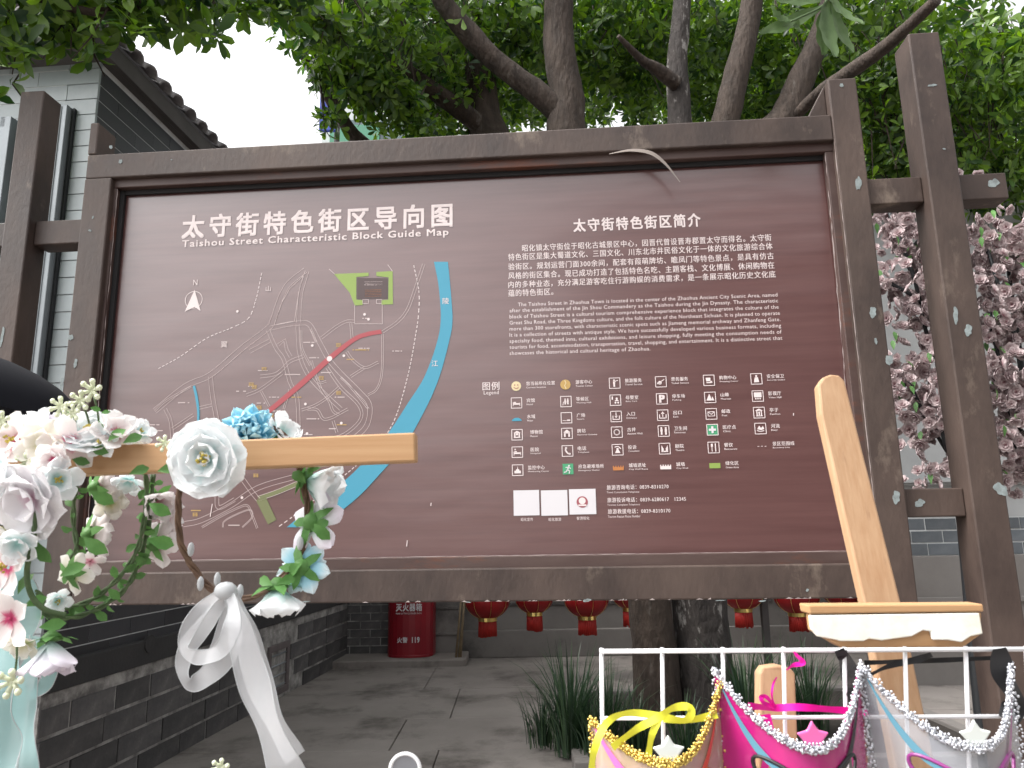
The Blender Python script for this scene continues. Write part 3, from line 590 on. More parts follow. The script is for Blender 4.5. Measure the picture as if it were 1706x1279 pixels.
en_=['The Taishou Street in Zhaohua Town is located in the center of the Zhaohua Ancient City Scenic Area, named','after the establishment of the Jin Shou Commandery as the Taishou during the Jin Dynasty. The characteristic','block of Taishou Street is a cultural tourism comprehensive experience block that integrates the culture of the','Great Shu Road, the Three Kingdoms culture, and the folk culture of the Northeast Sichuan. It is planned to operate','more than 300 storefronts, with characteristic scenic spots such as Jiameng memorial archway and Zhanfeng Gate.','It is a collection of streets with antique style. We have successfully developed various business formats, including','specialty food, themed inns, cultural exhibitions, and leisure shopping, fully meeting the consumption needs of','tourists for food, accommodation, transportation, travel, shopping, and entertainment. It is a distinctive street that','showcases the historical and cultural heritage of Zhaohua.']
for i,s in enumerate(en_):
    px=863 if i==0 else 849; pr=[1297,1298,1299,1301,1302,1303,1304,1305,1084][i]; py=512+i*10.15
    tx('paragraph',s,px,py,pr,8,weight=0)
def flat(name,pts,mat,dv=0.0,parent=None):
    return MB().poly([sg(u,PV-dv,z) for u,z in pts]).build(name,M[mat],parent or panel)
def line(mb,pts,w,dv=0.0):
    for (a,b_) in zip(pts[:-1],pts[1:]):
        a=Vector((a[0],a[1])); b2=Vector((b_[0],b_[1])); d=(b2-a)
        if d.length<1e-5: continue
        d.normalize(); n_=Vector((-d.y,d.x))*w/2; a=a-d*w*.3; b2=b2+d*w*.3
        mb.poly([sg(q.x,PV-dv,q.y) for q in (a-n_,b2-n_,b2+n_,a+n_)])
def offset(pts,o):
    out=[]
    for i,p in enumerate(pts):
        a=Vector(pts[max(i-1,0)]); b_=Vector(pts[min(i+1,len(pts)-1)]); d=(b_-a).normalized(); out.append((p[0]-d.y*o,p[1]+d.x*o))
    return out
def road(pts,w=24,lw=.0017,smooth=True,fill=None,mat='printdim'):
    q=[A(*p) for p in pts]
    if smooth and len(q)>2: q=[(v.x,v.y) for v in cat([(a[0],a[1],0) for a in q],5)]
    hw=w/3.046*.00245/2; mb=MB(); line(mb,offset(q,hw),lw); line(mb,offset(q,-hw),lw)
    if fill:
        l=offset(q,hw*.9); r=offset(q,-hw*.9); f=MB()
        for i in range(len(q)-1): f.poly([sg(a[0],PV+.0001,a[1]) for a in (l[i],l[i+1],r[i+1],r[i])])
        f.build('map_road_fill',M[fill],panel)
    return mb.build('map_road',M[mat],panel)
for pts,w,kw in [([(880,395),(790,470),(745,560),(715,650),(690,690),(560,790),(400,925),(270,985),(115,1110)],30,{}),
    ([(888,400),(855,520),(845,660)],22,{}),([(700,690),(780,672),(850,664),(900,672),(950,760),(1000,850),(1060,920),(1150,1010),(1205,1080),(1192,1180),(1130,1245),(1060,1290),(860,1380)],24,{}),
    ([(690,700),(730,790),(770,850),(800,960),(838,1050),(845,1220)],18,{}),([(840,672),(850,820),(895,930),(975,1020),(1060,1100)],18,{}),
    ([(598,808),(700,752)],20,{}),([(742,775),(775,750),(785,800),(805,835)],16,{'smooth':False}),([(960,740),(1040,680),(1090,655),(1130,655)],14,{}),([(1110,665),(1117,745)],12,{}),
    ([(1270,710),(1350,655),(1400,590),(1440,480),(1480,365)],14,{}),([(1272,720),(1268,915),(1242,998),(1197,1029)],9,{}),([(858,700),(862,790),(905,880)],9,{}),([(905,690),(935,760)],9,{}),([(910,855),(945,960),(985,960)],9,{}),([(770,1100),(800,1000)],9,{}),([(115,1110),(170,1060),(300,985)],9,{}),
    ([(1090,810),(1120,850),(1180,890),(1250,862)],12,{}),([(1180,890),(1110,935)],12,{}),([(398,935),(405,1010),(418,1090),(435,1185)],22,{}),
    ([(340,1095),(405,1080)],14,{}),([(168,1100),(195,1160),(205,1260)],16,{}),([(205,1200),(310,1130)],14,{}),([(650,935),(720,925),(760,900),(800,860),(870,832)],16,{}),
    ([(580,1030),(650,1000),(760,920)],14,{}),([(655,1010),(695,1085)],10,{}),([(860,1105),(920,1085),(980,1050),(1050,990)],12,{}),([(890,1100),(940,1105),(970,1150),(1010,1145),(1040,1130),(1095,1100)],12,{}),
    ([(940,940),(960,1000),(1000,1060),(1020,1110),(1050,1130)],11,{}),([(990,890),(1060,990),(1150,1080),(1160,1150),(1090,1220),(1000,1260)],14,{}),([(1020,1160),(1040,1220)],12,{}),
    ([(260,1685),(350,1665),(500,1590),(640,1500),(840,1440)],26,{}),([(430,1540),(440,1600),(520,1560)],20,{}),([(550,1440),(600,1510),(640,1560)],22,{}),
    ([(640,1555),(740,1520),(860,1470)],24,{'fill':'olive_print'}),([(355,1700),(440,1650),(530,1605),(585,1590),(610,1640),(635,1705)],8,{}),([(460,1700),(470,1668),(540,1630),(600,1612),(608,1650),(560,1700)],5,{}),
    ([(215,1540),(225,1640),(250,1700)],20,{}),([(1060,940),(1110,990),(1200,1100)],8,{})]: road(pts,w,**kw)
def polyl(pts,lw=.0022,mat='printdim',name='map_line'):
    mb=MB(); line(mb,[A(*p) for p in pts],lw); mb.build(name,M[mat],panel)
polyl([(1130,570),(1130,668),(1270,668),(1270,570)]); polyl([(1000,390),(1028,415)]); polyl([(1298,368),(1322,402)]); polyl([(300,1240),(330,1280)])
for a in ((1170,545,1200,565),(1240,545,1268,565)): polyl([(a[0],a[1]),(a[2],a[1]),(a[2],a[3]),(a[0],a[3]),(a[0],a[1])])
polyl([(720,675),(760,560),(800,490),(868,425),(845,510),(825,655),(720,675)])
flat('map_red_street',[],'red_print') if 0 else None
def band(l,r,mat,name,dv=.0003):
    f=MB(); l=[A(*p) for p in l]; r=[A(*p) for p in r]
    l=[(v.x,v.y) for v in cat([(a[0],a[1],0) for a in l],6)]; r=[(v.x,v.y) for v in cat([(a[0],a[1],0) for a in r],6)]
    for i in range(len(l)-1): f.poly([sg(a[0],PV-dv,a[1]) for a in (l[i],l[i+1],r[i+1],r[i])])
    return f.build(name,M[mat],panel)
band([(1262,697),(1190,710),(1120,738),(1000,828),(850,962),(700,1090),(648,1122)],[(1268,718),(1200,730),(1130,758),(1015,850),(865,985),(712,1112),(665,1140)],'red_print','map_red_street')
band([(1532,353),(1556,480),(1566,655),(1538,793),(1479,945),(1402,1067),(1296,1227),(1159,1387),(1052,1486),(915,1593),(785,1700)],[(1603,353),(1617,500),(1626,655),(1606,770),(1557,945),(1490,1098),(1378,1296),(1285,1400),(1165,1530),(1056,1622),(950,1700)],'blue_print','map_river')
band([(308,985),(320,1040),(330,1110),(330,1185)],[(320,980),(334,1040),(342,1110),(340,1185)],'blue_print','map_stream')
flat('map_green_area',[A(*p) for p in ((1025,415),(1105,510),(1130,575),(1170,572),(1170,548),(1138,545),(1138,430),(1200,425),(1200,408))],'green_print')
flat('map_green_area',[A(*p) for p in ((1240,405),(1240,425),(1302,432),(1300,545),(1265,548),(1265,570),(1324,568),(1322,400))],'green_print')
flat('map_building',[A(*p) for p in ((1142,434),(1142,543),(1298,540),(1298,436))],'pdark')
for k in range(5): polyl([(1182,497+k*8),(1265,495+k*8)],.0022,'orange_print')
for k in range(3): polyl([(1180+k*4,455+k*8),(1270,453+k*8)],.0018,'printdim')
flat('map_green_area',[A(*p) for p in ((628,1562),(680,1550),(732,1662),(690,1686))],'olive_print')
def dashed(pts,mat='print'):
    q=[Vector(A(*p)) for p in pts]; mb=MB(); q=[Vector((v.x,v.y)) for v in cat([(a.x,a.y,0) for a in q],12)]; acc=0
    for a,b_ in zip(q[:-1],q[1:]):
        n_=max(1,int((b_-a).length/.004))
        for i in range(n_):
            if (acc%4)<2: line(mb,[a.lerp(b_,i/n_),a.lerp(b_,(i+1)/n_)],.0035)
            acc+=1
    mb.build('map_boundary',M[mat],panel)
dashed([(658,410),(630,540),(590,640),(500,690),(380,740),(250,830),(135,895)]); dashed([(1430,372),(1455,500),(1455,600),(1440,720),(1395,950),(1320,1180),(1200,1330),(1000,1500),(830,1635),(740,1700)])
def circ(c,r,n=28): return [(c[0]+math.cos(2*PI*k/n)*r,c[1]+math.sin(2*PI*k/n)*r) for k in range(n)]
mb=MB(); cc=circ(A(313,546),.0385); line(mb,cc+[cc[0]],.003); mb.build('compass_ring',M['print'],panel)
flat('compass_arrow',[A(318,495),A(348,603),A(318,582)],'print',.0006); flat('compass_arrow',[A(318,495),A(318,582),A(268,606)],'print',.0006)
def AT(s,x,y,x1,h,mat='print',w=0.0,name='map_lettering'): return tx(name,s,220+x/3.046,320+y/3.046,220+x1/3.046,h/3.046,mat,w,PV-.0012)
AT('N',310,472,331,27); AT('山',678,502,704,26); AT('翼',450,788,482,30); AT('陵',1576,568,1608,32); AT('江',1520,884,1552,30); 
flat('map_marker',circ(A(626,1108),.010,16),'cream',.001)
random.seed(5)
for x,y,w in [(1150,792,60),(1120,800,90),(870,762,60),(1315,806,60),(770,925,90),(900,840,50),(880,1150,70),(860,1230,60),(690,1040,60),(1090,848,40),(590,985,40),(810,1040,60),(700,1110,70),(530,1010,50),(235,1068,60),(90,1180,50),(100,1210,60),(1030,1040,50),(1180,470,80),(620,1070,60),(960,915,50),(1040,1180,50),(300,1615,50),(490,1690,60),(1000,1200,40),(640,905,60),(1170,640,40)]:
    mb=MB()
    for k in range(int(w/7)):
        if random.random()<.8: line(mb,[A(x+k*7,y),A(x+k*7+5,y)],.0042)
    mb.build('map_caption',M['gold_print' if random.random()<.35 else 'printdim'],panel)
for x,y in [(1048,768),(670,890),(605,968),(960,935),(705,1125),(1048,1010),(645,1085),(320,1628),(628,1430),(620,980)]:
    mb=MB()
    for dy in (0,7,14): line(mb,[A(x-12,y+dy),A(x+12,y+dy)],.0028)
    line(mb,[A(x-8,y),A(x-8,y+16)],.0025); line(mb,[A(x+8,y),A(x+8,y+16)],.0025); mb.build('map_gate_icon',M['gold_print'],panel)
for x,y in [(915,778),(1180,620),(1200,645),(535,605),(1075,830),(880,1075),(558,1550),(362,1172),(1062,1172),(888,1225)]: flat('map_marker',circ(A(x,y),.006,8),'print',.0008)
flat('map_marker',circ(A(1002,845),.012,14),'print',.0012)
# ---- legend
icx=[uvp(860,643)[0],uvp(942,640)[0],uvp(1024,637)[0],uvp(1101,635)[0],uvp(1181,632)[0],uvp(1260,630)[0]]
icz=[uvp(860,643)[1],uvp(861,671)[1],uvp(862,698)[1],uvp(862,724)[1],uvp(863,753)[1],uvp(863,783)[1]]
HS=.0215
def ic_frame(c,h=HS,dv=.0,mat='print'):
    mb=MB(); q=[(c[0]-h,c[1]-h),(c[0]+h,c[1]-h),(c[0]+h,c[1]+h),(c[0]-h,c[1]+h)]; line(mb,q+[q[0]],.0028,dv); mb.build('legend_icon_frame',M[mat],panel)
def shp(c,polys,mat='print',dv=.0003):
    mb=MB()
    for p in polys:
        if isinstance(p,tuple) and p[0]=='c': mb.poly([sg(x,PV-dv,z) for x,z in circ((c[0]+p[1]*HS,c[1]+p[2]*HS),p[3]*HS,12)])
        elif isinstance(p,tuple) and p[0]=='l': line(mb,[(c[0]+x*HS,c[1]+z*HS) for x,z in p[2]],p[1]*HS,dv)
        else: mb.poly([sg(c[0]+x*HS,PV-dv,c[1]+z*HS) for x,z in p])
    return mb.build('legend_icon',M[mat],panel)
def rect(x0,z0,x1,z1): return [(x0,z0),(x1,z0),(x1,z1),(x0,z1)]
bed=[rect(-.7,-.35,.7,-.05),rect(-.7,-.6,-.58,.1),rect(.58,-.6,.7,.0),rect(-.55,0,-.1,.2)]
person=lambda x,s=1:[('c',x,.55*s,.18*s),rect(x-.2*s,-.15*s,x+.2*s,.35*s),rect(x-.16*s,-.7*s,x+.16*s,-.1*s)]
icons={(0,1):bed,(0,3):[[(-.7,.35),(0,.75),(.7,.35)],rect(-.6,-.6,.6,-.4),rect(-.55,-.4,-.3,.35),rect(.3,-.4,.55,.35),rect(-.2,-.1,.2,.3)],(0,4):bed+[('c',-.4,.5,.15)],(0,5):[rect(-.6,-.6,.6,-.1),rect(-.3,-.1,.3,.15),[(-.1,.15),(.1,.15),(0,.75)]],
 (1,1):person(-.15,.8)+person(.35,.8)+[('l',.12,[(-.6,-.7),(-.5,-.1),(.1,-.1)])],(1,2):[rect(.1,-.6,.7,-.35),('l',.1,[(-.7,-.5),(.0,-.55)])],(1,3):[[(-.65,.2),(0,.75),(.65,.2)],rect(-.55,-.65,-.25,.2),rect(.25,-.65,.55,.2),rect(-.5,0,.5,.25)],
 (1,4):[('l',.28,[(-.3,.6),(-.35,.1),(0,-.4),(.4,-.6)]),('c',-.25,.55,.2),('c',.4,-.55,.2)],(2,0):person(-.1,1)+[('l',.14,[(-.1,.2),(.4,.5),(.6,.5)])],(2,1):[rect(-.7,.1,-.45,.7)]+[('c',.25,.3,.2),[(-.2,-.2),(.7,-.2),(.25,.2)],('c',0,-.5,.18),('c',.5,-.5,.18)],
 (2,2):[('l',.16,[(-.6,.1),(-.6,-.55),(.6,-.55),(.6,.1)]),('l',.14,[(0,.75),(0,-.05)]),[(-.3,.1),(.3,.1),(0,-.3)]],(2,3):[('l',.2,circ((0,0),.5,20)+[circ((0,0),.5,20)[0]])],(2,4):[('l',.16,[(-.5,.5),(.1,.65),(.6,.2)]),[(-.5,-.6),(.5,-.6),(.2,.0),(-.2,.0)],('c',0,.15,.2)],
 (3,0):[('c',-.2,-.2,.35),rect(-.7,-.45,0,-.15),('l',.14,[(.1,.1),(.6,.4)])],(3,2):[('l',.16,[(-.6,.1),(-.6,-.55),(.6,-.55),(.6,.1)]),('l',.14,[(0,-.3),(0,.4)]),[(-.35,.25),(.35,.25),(0,.7)]],(3,3):person(-.4,1)+person(.4,1),(3,4):[rect(-.6,-.65,-.2,.1),rect(.2,-.65,.6,.1),rect(-.4,-.65,.4,-.4),[(-.6,.1),(-.3,.1),(-.55,.65)],[(.3,.1),(.6,.1),(.55,.65)]],
 (4,0):[[(-.6,.5),(.3,.5),(.25,-.2),(-.5,-.2)],rect(-.5,-.55,.6,-.35),('c',.4,-.3,.2)],(4,1):[[(-.7,-.6),(.35,-.6),(-.15,.7)],[(.2,-.6),(.75,-.6),(.4,.2)]],(4,2):[('l',.12,[(-.6,-.4),(.6,-.4),(.6,.4),(-.6,.4),(-.6,-.4)]),('l',.12,[(-.6,.4),(0,-.1),(.6,.4)])],(4,4):[('l',.14,[(-.3,-.7),(-.3,.1)]),rect(-.48,.1,-.12,.7),('l',.2,[(.35,-.7),(.35,.7)])],
 (5,0):[('c',0,.55,.2),[(-.5,-.65),(.5,-.65),(.3,.3),(-.3,.3)]],(5,1):[rect(-.7,-.25,.7,.7),('c',-.4,-.5,.15),('c',0,-.5,.15),('c',.4,-.5,.15)],(5,2):[[(-.75,.35),(.75,.35),(0,.75)],rect(-.5,-.6,-.3,.35),rect(.3,-.6,.5,.35),rect(-.6,-.7,.6,-.55),rect(-.12,-.5,.12,.2)],(5,3):[[(-.6,-.1),(-.2,.55),(.1,.1),(.5,.5),(.7,-.1),(.1,-.3)],('l',.16,[(-.6,-.4),(0,-.55),(.6,-.4)])]}
for (i,j),pl in icons.items():
    c=(icx[i],icz[j]); ic_frame(c); shp(c,pl)
c=(icx[3],icz[1]); ic_frame(c); text('legend_icon','P',sg(c[0]-.009,PV-.0003,c[1]-.014),SU,.019,.028,M['print'],panel,.05)
c=(icx[0],icz[0]); shp(c,[('c',0,0,.95)],'cream',.0003); shp(c,[('c',-.3,.2,.13),('c',.3,.2,.13),('l',.12,[(-.45,-.2),(-.2,-.45),(.2,-.45),(.45,-.2)])],'wine_print',.0012)
c=(icx[1],icz[0]); shp(c,[('c',0,0,1)],'gold_print'); shp(c,[('l',.16,[(-.1,.8),(.1,.3),(-.15,-.2),(.1,-.8)])],'cream',.0012)
c=(icx[0],icz[2]); shp(c,[[(-.95,-.35),(.95,-.35),(.85,-.05),(.3,.25),(-.3,.25),(-.85,-.05)]],'blue_print')
c=(icx[1],icz[5]); shp(c,[rect(-1,-1,1,1)],'egreen'); shp(c,[('c',.2,.6,.17),('l',.24,[(.15,.4),(-.1,-.1)]),('l',.18,[(-.1,-.1),(.3,-.4),(.2,-.8)]),('l',.18,[(-.1,-.1),(-.35,-.5),(-.7,-.6)]),('l',.15,[(.1,.35),(.5,.1)]),('l',.15,[(.1,.35),(-.4,.3)])],'white_print',.0012)
c=(icx[4],icz[3]); shp(c,[rect(-1,-1,1,1)],'egreen'); ic_frame(c,HS,.001); shp(c,[rect(-.2,-.65,.2,.65),rect(-.65,-.2,-.2,.2),rect(.2,-.2,.65,.2)],'white_print',.0012)
c=(icx[2],icz[5]); shp(c,[rect(-1,-.45,1,.15)]+[rect(-1+k*.45,.15,-.8+k*.45,.4) for k in range(5)],'orange_print')
c=(icx[3],icz[5]); shp(c,[rect(-1,-.45,1,.15)]+[rect(-1+k*.45,.15,-.8+k*.45,.4) for k in range(5)],'print')
c=(icx[4],icz[5]); shp(c,[rect(-1,-.45,1,.5)],'green_print')
c=(icx[5],icz[4]); shp(c,[rect(-.8,-.05,-.5,.05),rect(-.15,-.05,.15,.05),rect(.5,-.05,.8,.05)],'print')
leg=[[('您当前所在位置','Current location'),('宾馆','Hotel'),('水域','Water'),('博物馆','Museum'),('医院','Hospital'),('监控中心','Monitoring Center')],[('游客中心','Tourist Center'),('等候区','Waiting Hall'),('广场','Square'),('牌坊','Memorial Gateway'),('电话','Telephone'),('应急避难场所','Emergency Shelter')],
 [('旅游服务','Travel Service'),('母婴室','Baby Care'),('入口','Entrance'),('古井','Ancient Well'),('投诉','Complaint'),('城墙遗址','City Wall Ruins')],[('票务服务','Ticket Service'),('停车场','Parking'),('出口','Exit'),('卫生间','Restrooms'),('剧院','Theatre'),('城墙','City Wall')],
 [('购物中心','Shopping Center'),('山峰','Mountain'),('邮政','Post'),('医疗点','Clinic'),('餐饮','Restaurant'),('绿化区','Green Area')],[('安全保卫','Security Guard'),('影视厅','Video Hall'),('亭子','Pavilion'),('河流','River'),('景区范围线','Boundary Line')]]
for i,colm in enumerate(leg):
    for j,(c_,e_) in enumerate(colm):
        u=icx[i]+.042; z=icz[j]; dx=.012 if j in(3,4) and i==0 else 0
        text('legend_lettering',c_,sg(u+dx,PV,z+.001),SU,.0165*len(c_)*1.02,.0165,M['print'],panel,.015)
        text('legend_lettering',e_,sg(u+dx,PV,z-.011),SU,.0050*len(e_),.0075,M['print'],panel,.01)
tx('legend_title','图例',804,650,832,13.5,weight=.01); tx('legend_title','Legend',806,659,831,8,weight=.0)
for i,s in enumerate(('旅游咨询电话：0839-8310270','旅游投诉电话：0839-6280617   12345','旅游救援电话：0839-8310170')):
    y=[816,837,856][i]; x=[1011,1012,1013][i]; tx('phone_lettering',s,x,y,[1114,1143,1117][i],8,weight=.012)
    tx('phone_lettering',('Travel Consultation Telephone','Tourism Complaint Telephone','Tourism Rescue Phone Number')[i],x,y+6.5,x+54,4)
for i,(x0,x1,y0,y1) in enumerate(((856,898,816,859),(902,945,816,859),(949,992,814,857))):
    a=uvp(x0,y1); c=uvp(x1,y0); flat('printed_square',[a,(c[0],a[1]),c,(a[0],c[1])],'white_print',.0003)
    tx('square_caption',('昭化宣传','昭化旅游','智游昭化')[i],x0+12,y1+9,x1-10,5.5)
q=uvp(970,836); flat('round_emblem',circ(q,.0225,24),'wine_print',.0010); flat('round_emblem',circ((q[0],q[1]+.004),.0135,20),'print',.0018)
mb=MB(); line(mb,[(q[0]-.014,q[1]-.013),(q[0]+.014,q[1]-.013)],.006,.0018); mb.build('round_emblem',M['print'],panel)
# ================================================================ TREES
LEAF=.12
def leaf_vs(l,w,fold=.25,droop=.25):
    """obovate leaf along +Y, 6 quads"""
    prof=[(0,.04),(.25,.45),(.55,.92),(.8,.85),(1,.05)]; vs=[]; 
    for t_,q in prof:
        y=t_*l; z=-droop*l*t_*t_
        vs+=[(-q*w/2,y,z+fold*q*w/2),(0,y,z),(q*w/2,y,z+fold*q*w/2)]
    fs=[]
    for i in range(4): a=i*3; fs+=[(a,a+1,a+4,a+3),(a+1,a+2,a+5,a+4)]
    return [Vector(v) for v in vs],fs
LV,LF=leaf_vs(1,.44)
def leaf_mesh(): 
    me=bpy.data.meshes.new('leaf'); me.from_pydata([tuple(v) for v in LV],[],LF); me.materials.append(M['leaf']); me.shade_smooth(); return me
LEAF_ME=leaf_mesh()
def crown(tree,blobs,nparts,seed,lscale=1.0,dens=1.7):
    random.seed(seed); V=[];F=[]; mats=[]
    for (c,r,n) in blobs:
        for _ in range(int(n*(dens if c.y>4 else 1))):
            d=Vector((random.gauss(0,1),random.gauss(0,1),random.gauss(0,1))).normalized(); rr=random.random()**.45
            p=Vector(c)+Vector((d.x*r[0],d.y*r[1],d.z*r[2]))*rr
            ax=(d*.5+Vector((random.uniform(-1,1),random.uniform(-1,1),random.uniform(-.7,1.2)))*.8).normalized()
            B=basis(ax); k=random.randint(5,8)
            for i in range(k):
                s=LEAF*lscale*random.uniform(.65,1.15); 
                mm=Matrix.Translation(p+ax*random.uniform(-.02,.03))@B@Matrix.Rotation(2*PI*i/k+random.uniform(-.25,.25),4,'Z')@Matrix.Rotation(random.uniform(-.1,.9),4,'X')@Matrix.Rotation(random.uniform(-.5,.5),4,'Y')@Matrix.Translation((0,.012,0))@Matrix.Diagonal((s,s,s,1))
                mats.append(mm)
    # the leaves that show largest: nearest the camera and in view
    def key(mm):
        q=mm.translation-Vector((0,0,EYE)); dd=q.dot(cam_f); x=q.dot(cam_r)/dd; y=q.dot(cam_u)/dd
        return dd+(0 if abs(x)<.69 and abs(y)<.52 else 100)
    mats.sort(key=key)
    for mm in mats[:nparts]: inst(LEAF_ME,'leaf',tree,mm)
    for mm in mats[nparts:]:
        b=len(V); V+=[tuple(mm@v) for v in LV]; F+=[tuple(b+i for i in f) for f in LF]
    me=bpy.data.meshes.new('crown'); L0=wl(tree); me.from_pydata([tuple(Vector(v)-L0) for v in V],[],F); me.materials.append(M['leaf']); me.shade_smooth()
    o=bpy.data.objects.new('crown',me); put(o,tree); o['kind']='stuff'; return [m_.translation.copy() for m_ in mats]
def limb(tree,name,pts,rad,n=12,rough=.06,mat='bark'):
    p=cat(pts,6); r=lerpl(rad,6); b=MB(); b.tube(p,r,n)
    for i,v in enumerate(b.v): q=noise.noise(v*6)*rough+noise.noise(v*19)*rough*.5; c=p[min(i//n,len(p)-1)]; b.v[i]=v+(v-c)*q*1.6
    return b.build(name,M[mat],tree,True)
def blob(px,py,Y,r,n,ry=None,rz=None): return (P(px,py,Y),(r,ry or r,rz or r*.75),n)
TY=6.2
t1=thing('broadleaf_tree','broadleaf tree whose two limbs fork left above the middle of the sign','tree',(P(1098,1180,TY).x,TY,0))
q=P(1098,1180,TY).x
limb(t1,'trunk',[(q,TY,-.05),(q-.02,TY,.8),(q-.12,TY,2.2),(P(985,420,TY).x,TY,P(985,420,TY).z)],[.20,.17,.165,.16])
fk=P(985,420,TY)
limb(t1,'limb',[fk-Z3*.1,P(945,240,TY),P(945,165,TY),P(932,80,TY),P(930,-30,TY),P(920,-200,TY)],[.16,.19,.16,.145,.135,.10])
limb(t1,'limb',[P(945,200,TY),P(900,158,TY-.05),P(830,105,TY-.1),P(785,60,TY-.15),P(740,5,TY-.2),P(680,-90,TY-.3)],[.12,.105,.095,.105,.09,.07])
limb(t1,'limb',[fk-Z3*.35,P(880,330,TY+.5),P(812,215,TY+.8),P(800,120,TY+.8),P(790,20,TY+.8),P(780,-120,TY+.8)],[.13,.15,.19,.16,.14,.1])
limb(t1,'limb',[P(815,225,TY+.8),P(770,185,TY+.6),P(700,135,TY+.4),P(645,90,TY+.3),P(610,30,TY+.2),P(560,-60,TY)],[.1,.10,.085,.075,.06,.04])
limb(t1,'limb',[P(700,300,TY+.9),P(600,235,TY+.6),P(560,180,TY+.4),P(525,125,TY+.2),P(470,40,TY),P(400,-20,TY-.2)],[.06,.07,.06,.05,.04,.02])
limb(t1,'limb',[P(815,260,TY+.8),P(700,300,TY+.9)],[.09,.06])
limb(t1,'branch',[P(470,40,TY),P(330,0,TY-2.2),P(180,20,TY-3),P(60,0,TY-3.1)],[.035,.03,.022,.012],8)
t2=thing('broadleaf_tree','broadleaf tree with pale flecked bark and three stems above the right of the sign','tree',(P(1178,1180,TY+.1).x,TY+.1,0))
q2=P(1178,1180,TY+.1).x
limb(t2,'trunk',[(q2,TY+.1,-.05),(q2-.01,TY+.1,1.0),(q2-.03,TY+.1,2.4),P(1140,360,TY+.1)],[.25,.225,.215,.19],mat='bark2')
f2=P(1140,360,TY+.1)
limb(t2,'limb',[f2-Z3*.1,P(1133,200,TY+.1),P(1128,110,TY+.1),P(1135,20,TY+.1),P(1140,-120,TY+.1)],[.16,.115,.10,.09,.07],mat='bark2')
limb(t2,'limb',[f2-Z3*.3,P(1205,215,TY),P(1225,130,TY),P(1245,50,TY),P(1255,-30,TY),P(1260,-180,TY)],[.14,.125,.12,.105,.10,.07])
limb(t2,'limb',[f2-Z3*.3,P(1240,260,TY),P(1305,200,TY+.1),P(1335,130,TY+.1),P(1365,60,TY+.1),P(1400,-60,TY+.1)],[.13,.15,.145,.125,.10,.07])
limb(t2,'limb',[P(1328,190,TY),P(1370,150,TY-.3),P(1430,110,TY-.8),P(1490,65,TY-1.2),P(1560,0,TY-1.6)],[.05,.055,.06,.05,.04])
limb(t2,'branch',[P(1128,140,TY),P(1095,115,TY-.1),P(1070,100,TY-.2),P(1030,60,TY-.4)],[.07,.06,.04,.02])
bl1=[blob(0,-5,3.1,.32,52),blob(110,0,3.15,.32,48,rz=.20),blob(215,-15,3.2,.3,40,rz=.17),blob(320,-10,3.4,.26,38,rz=.17),blob(400,-28,3.8,.24,32,rz=.15),blob(455,-12,4.3,.24,34,rz=.15),blob(525,40,5.0,.25,40),blob(30,75,3.1,.15,6),blob(200,62,3.15,.12,5),blob(345,55,3.3,.08,3),
 blob(560,40,5.6,.55,85),blob(605,130,5.9,.28,36),blob(640,160,6.1,.38,60),blob(650,40,6.2,.8,110),blob(740,170,6.9,.5,75),blob(760,60,6.9,.8,110),blob(860,120,7.3,.8,130),blob(870,20,6.6,.6,80),blob(-90,40,3.1,.4,60),blob(100,-90,3.3,.5,70),blob(300,-80,3.6,.5,70),
 blob(600,100,7.4,.6,110),blob(700,60,7.8,.8,150),blob(690,150,7.8,.5,90),blob(550,200,6.0,.12,7),blob(545,135,6,.12,10),blob(690,215,6.4,.28,26),blob(600,-90,6.4,1.0,110),blob(300,-110,5.4,.8,90),blob(820,-120,7,1.1,130)]
tw1=crown(t1,bl1,290,21)
bl2=[blob(980,110,7.6,.8,130),blob(1010,20,7.0,.8,120),blob(1080,150,7.7,.8,120),blob(1100,30,7.3,.8,110),blob(1190,100,7.8,.8,120),blob(1280,40,7.5,.9,130),blob(1290,160,7.8,.7,90),blob(1380,120,7.6,.9,140),blob(1440,30,6.6,.7,90),
 blob(1480,160,6.9,.6,80),blob(1480,230,7.2,.6,90),blob(1600,90,7.0,.9,140),blob(1640,220,7.2,.8,130),blob(1700,120,6.5,.8,110),blob(1480,300,7.2,.5,60),blob(1560,300,7.3,.6,60),blob(1690,310,7.2,.5,60),blob(1100,-130,7.4,1.1,110),blob(1400,-130,7.2,1.2,120),blob(1180,215,8.2,.6,70),blob(1330,215,8.2,.6,70)]
tw2=crown(t2,bl2,290,22)
random.seed(3)
for tr,tw in ((t1,tw1),(t2,tw2)):   # thin twigs
    b=MB(); 
    for p in random.sample(tw[:6000],240):
        e=p+Vector((random.uniform(-.15,.15),random.uniform(-.1,.2),random.uniform(.15,.5))); b.tube([p-Vector((random.uniform(-.1,.1),0,.12)),p,e],[.003,.005,.009],4)
    b.build('twigs',M['bark'],tr,kind='stuff')
# background trees, filling the view behind
t3=thing('background_tree','dark tree massed behind, seen through the nearer leaves','tree',(3.2,11,0))
limb(t3,'trunk',[(3.2,11,0),(3.1,11,3),(3.0,11,6)],[.3,.25,.2])
crown(t3,[blob(900,130,11,1.3,170),blob(1050,90,11.2,1.4,170),blob(1200,120,11.4,1.4,170),blob(1350,150,11,1.4,170),blob(1500,150,11,1.5,180),blob(1650,180,11,1.5,180),blob(1600,300,10.6,1.0,110),blob(780,110,11,1.1,120),blob(1000,-60,11,1.6,110),blob(1400,-60,11,1.6,110),blob(1480,310,10.4,.8,80),blob(620,60,11.5,1.0,120),blob(640,-60,11.5,1.2,120)],0,31,1.9)
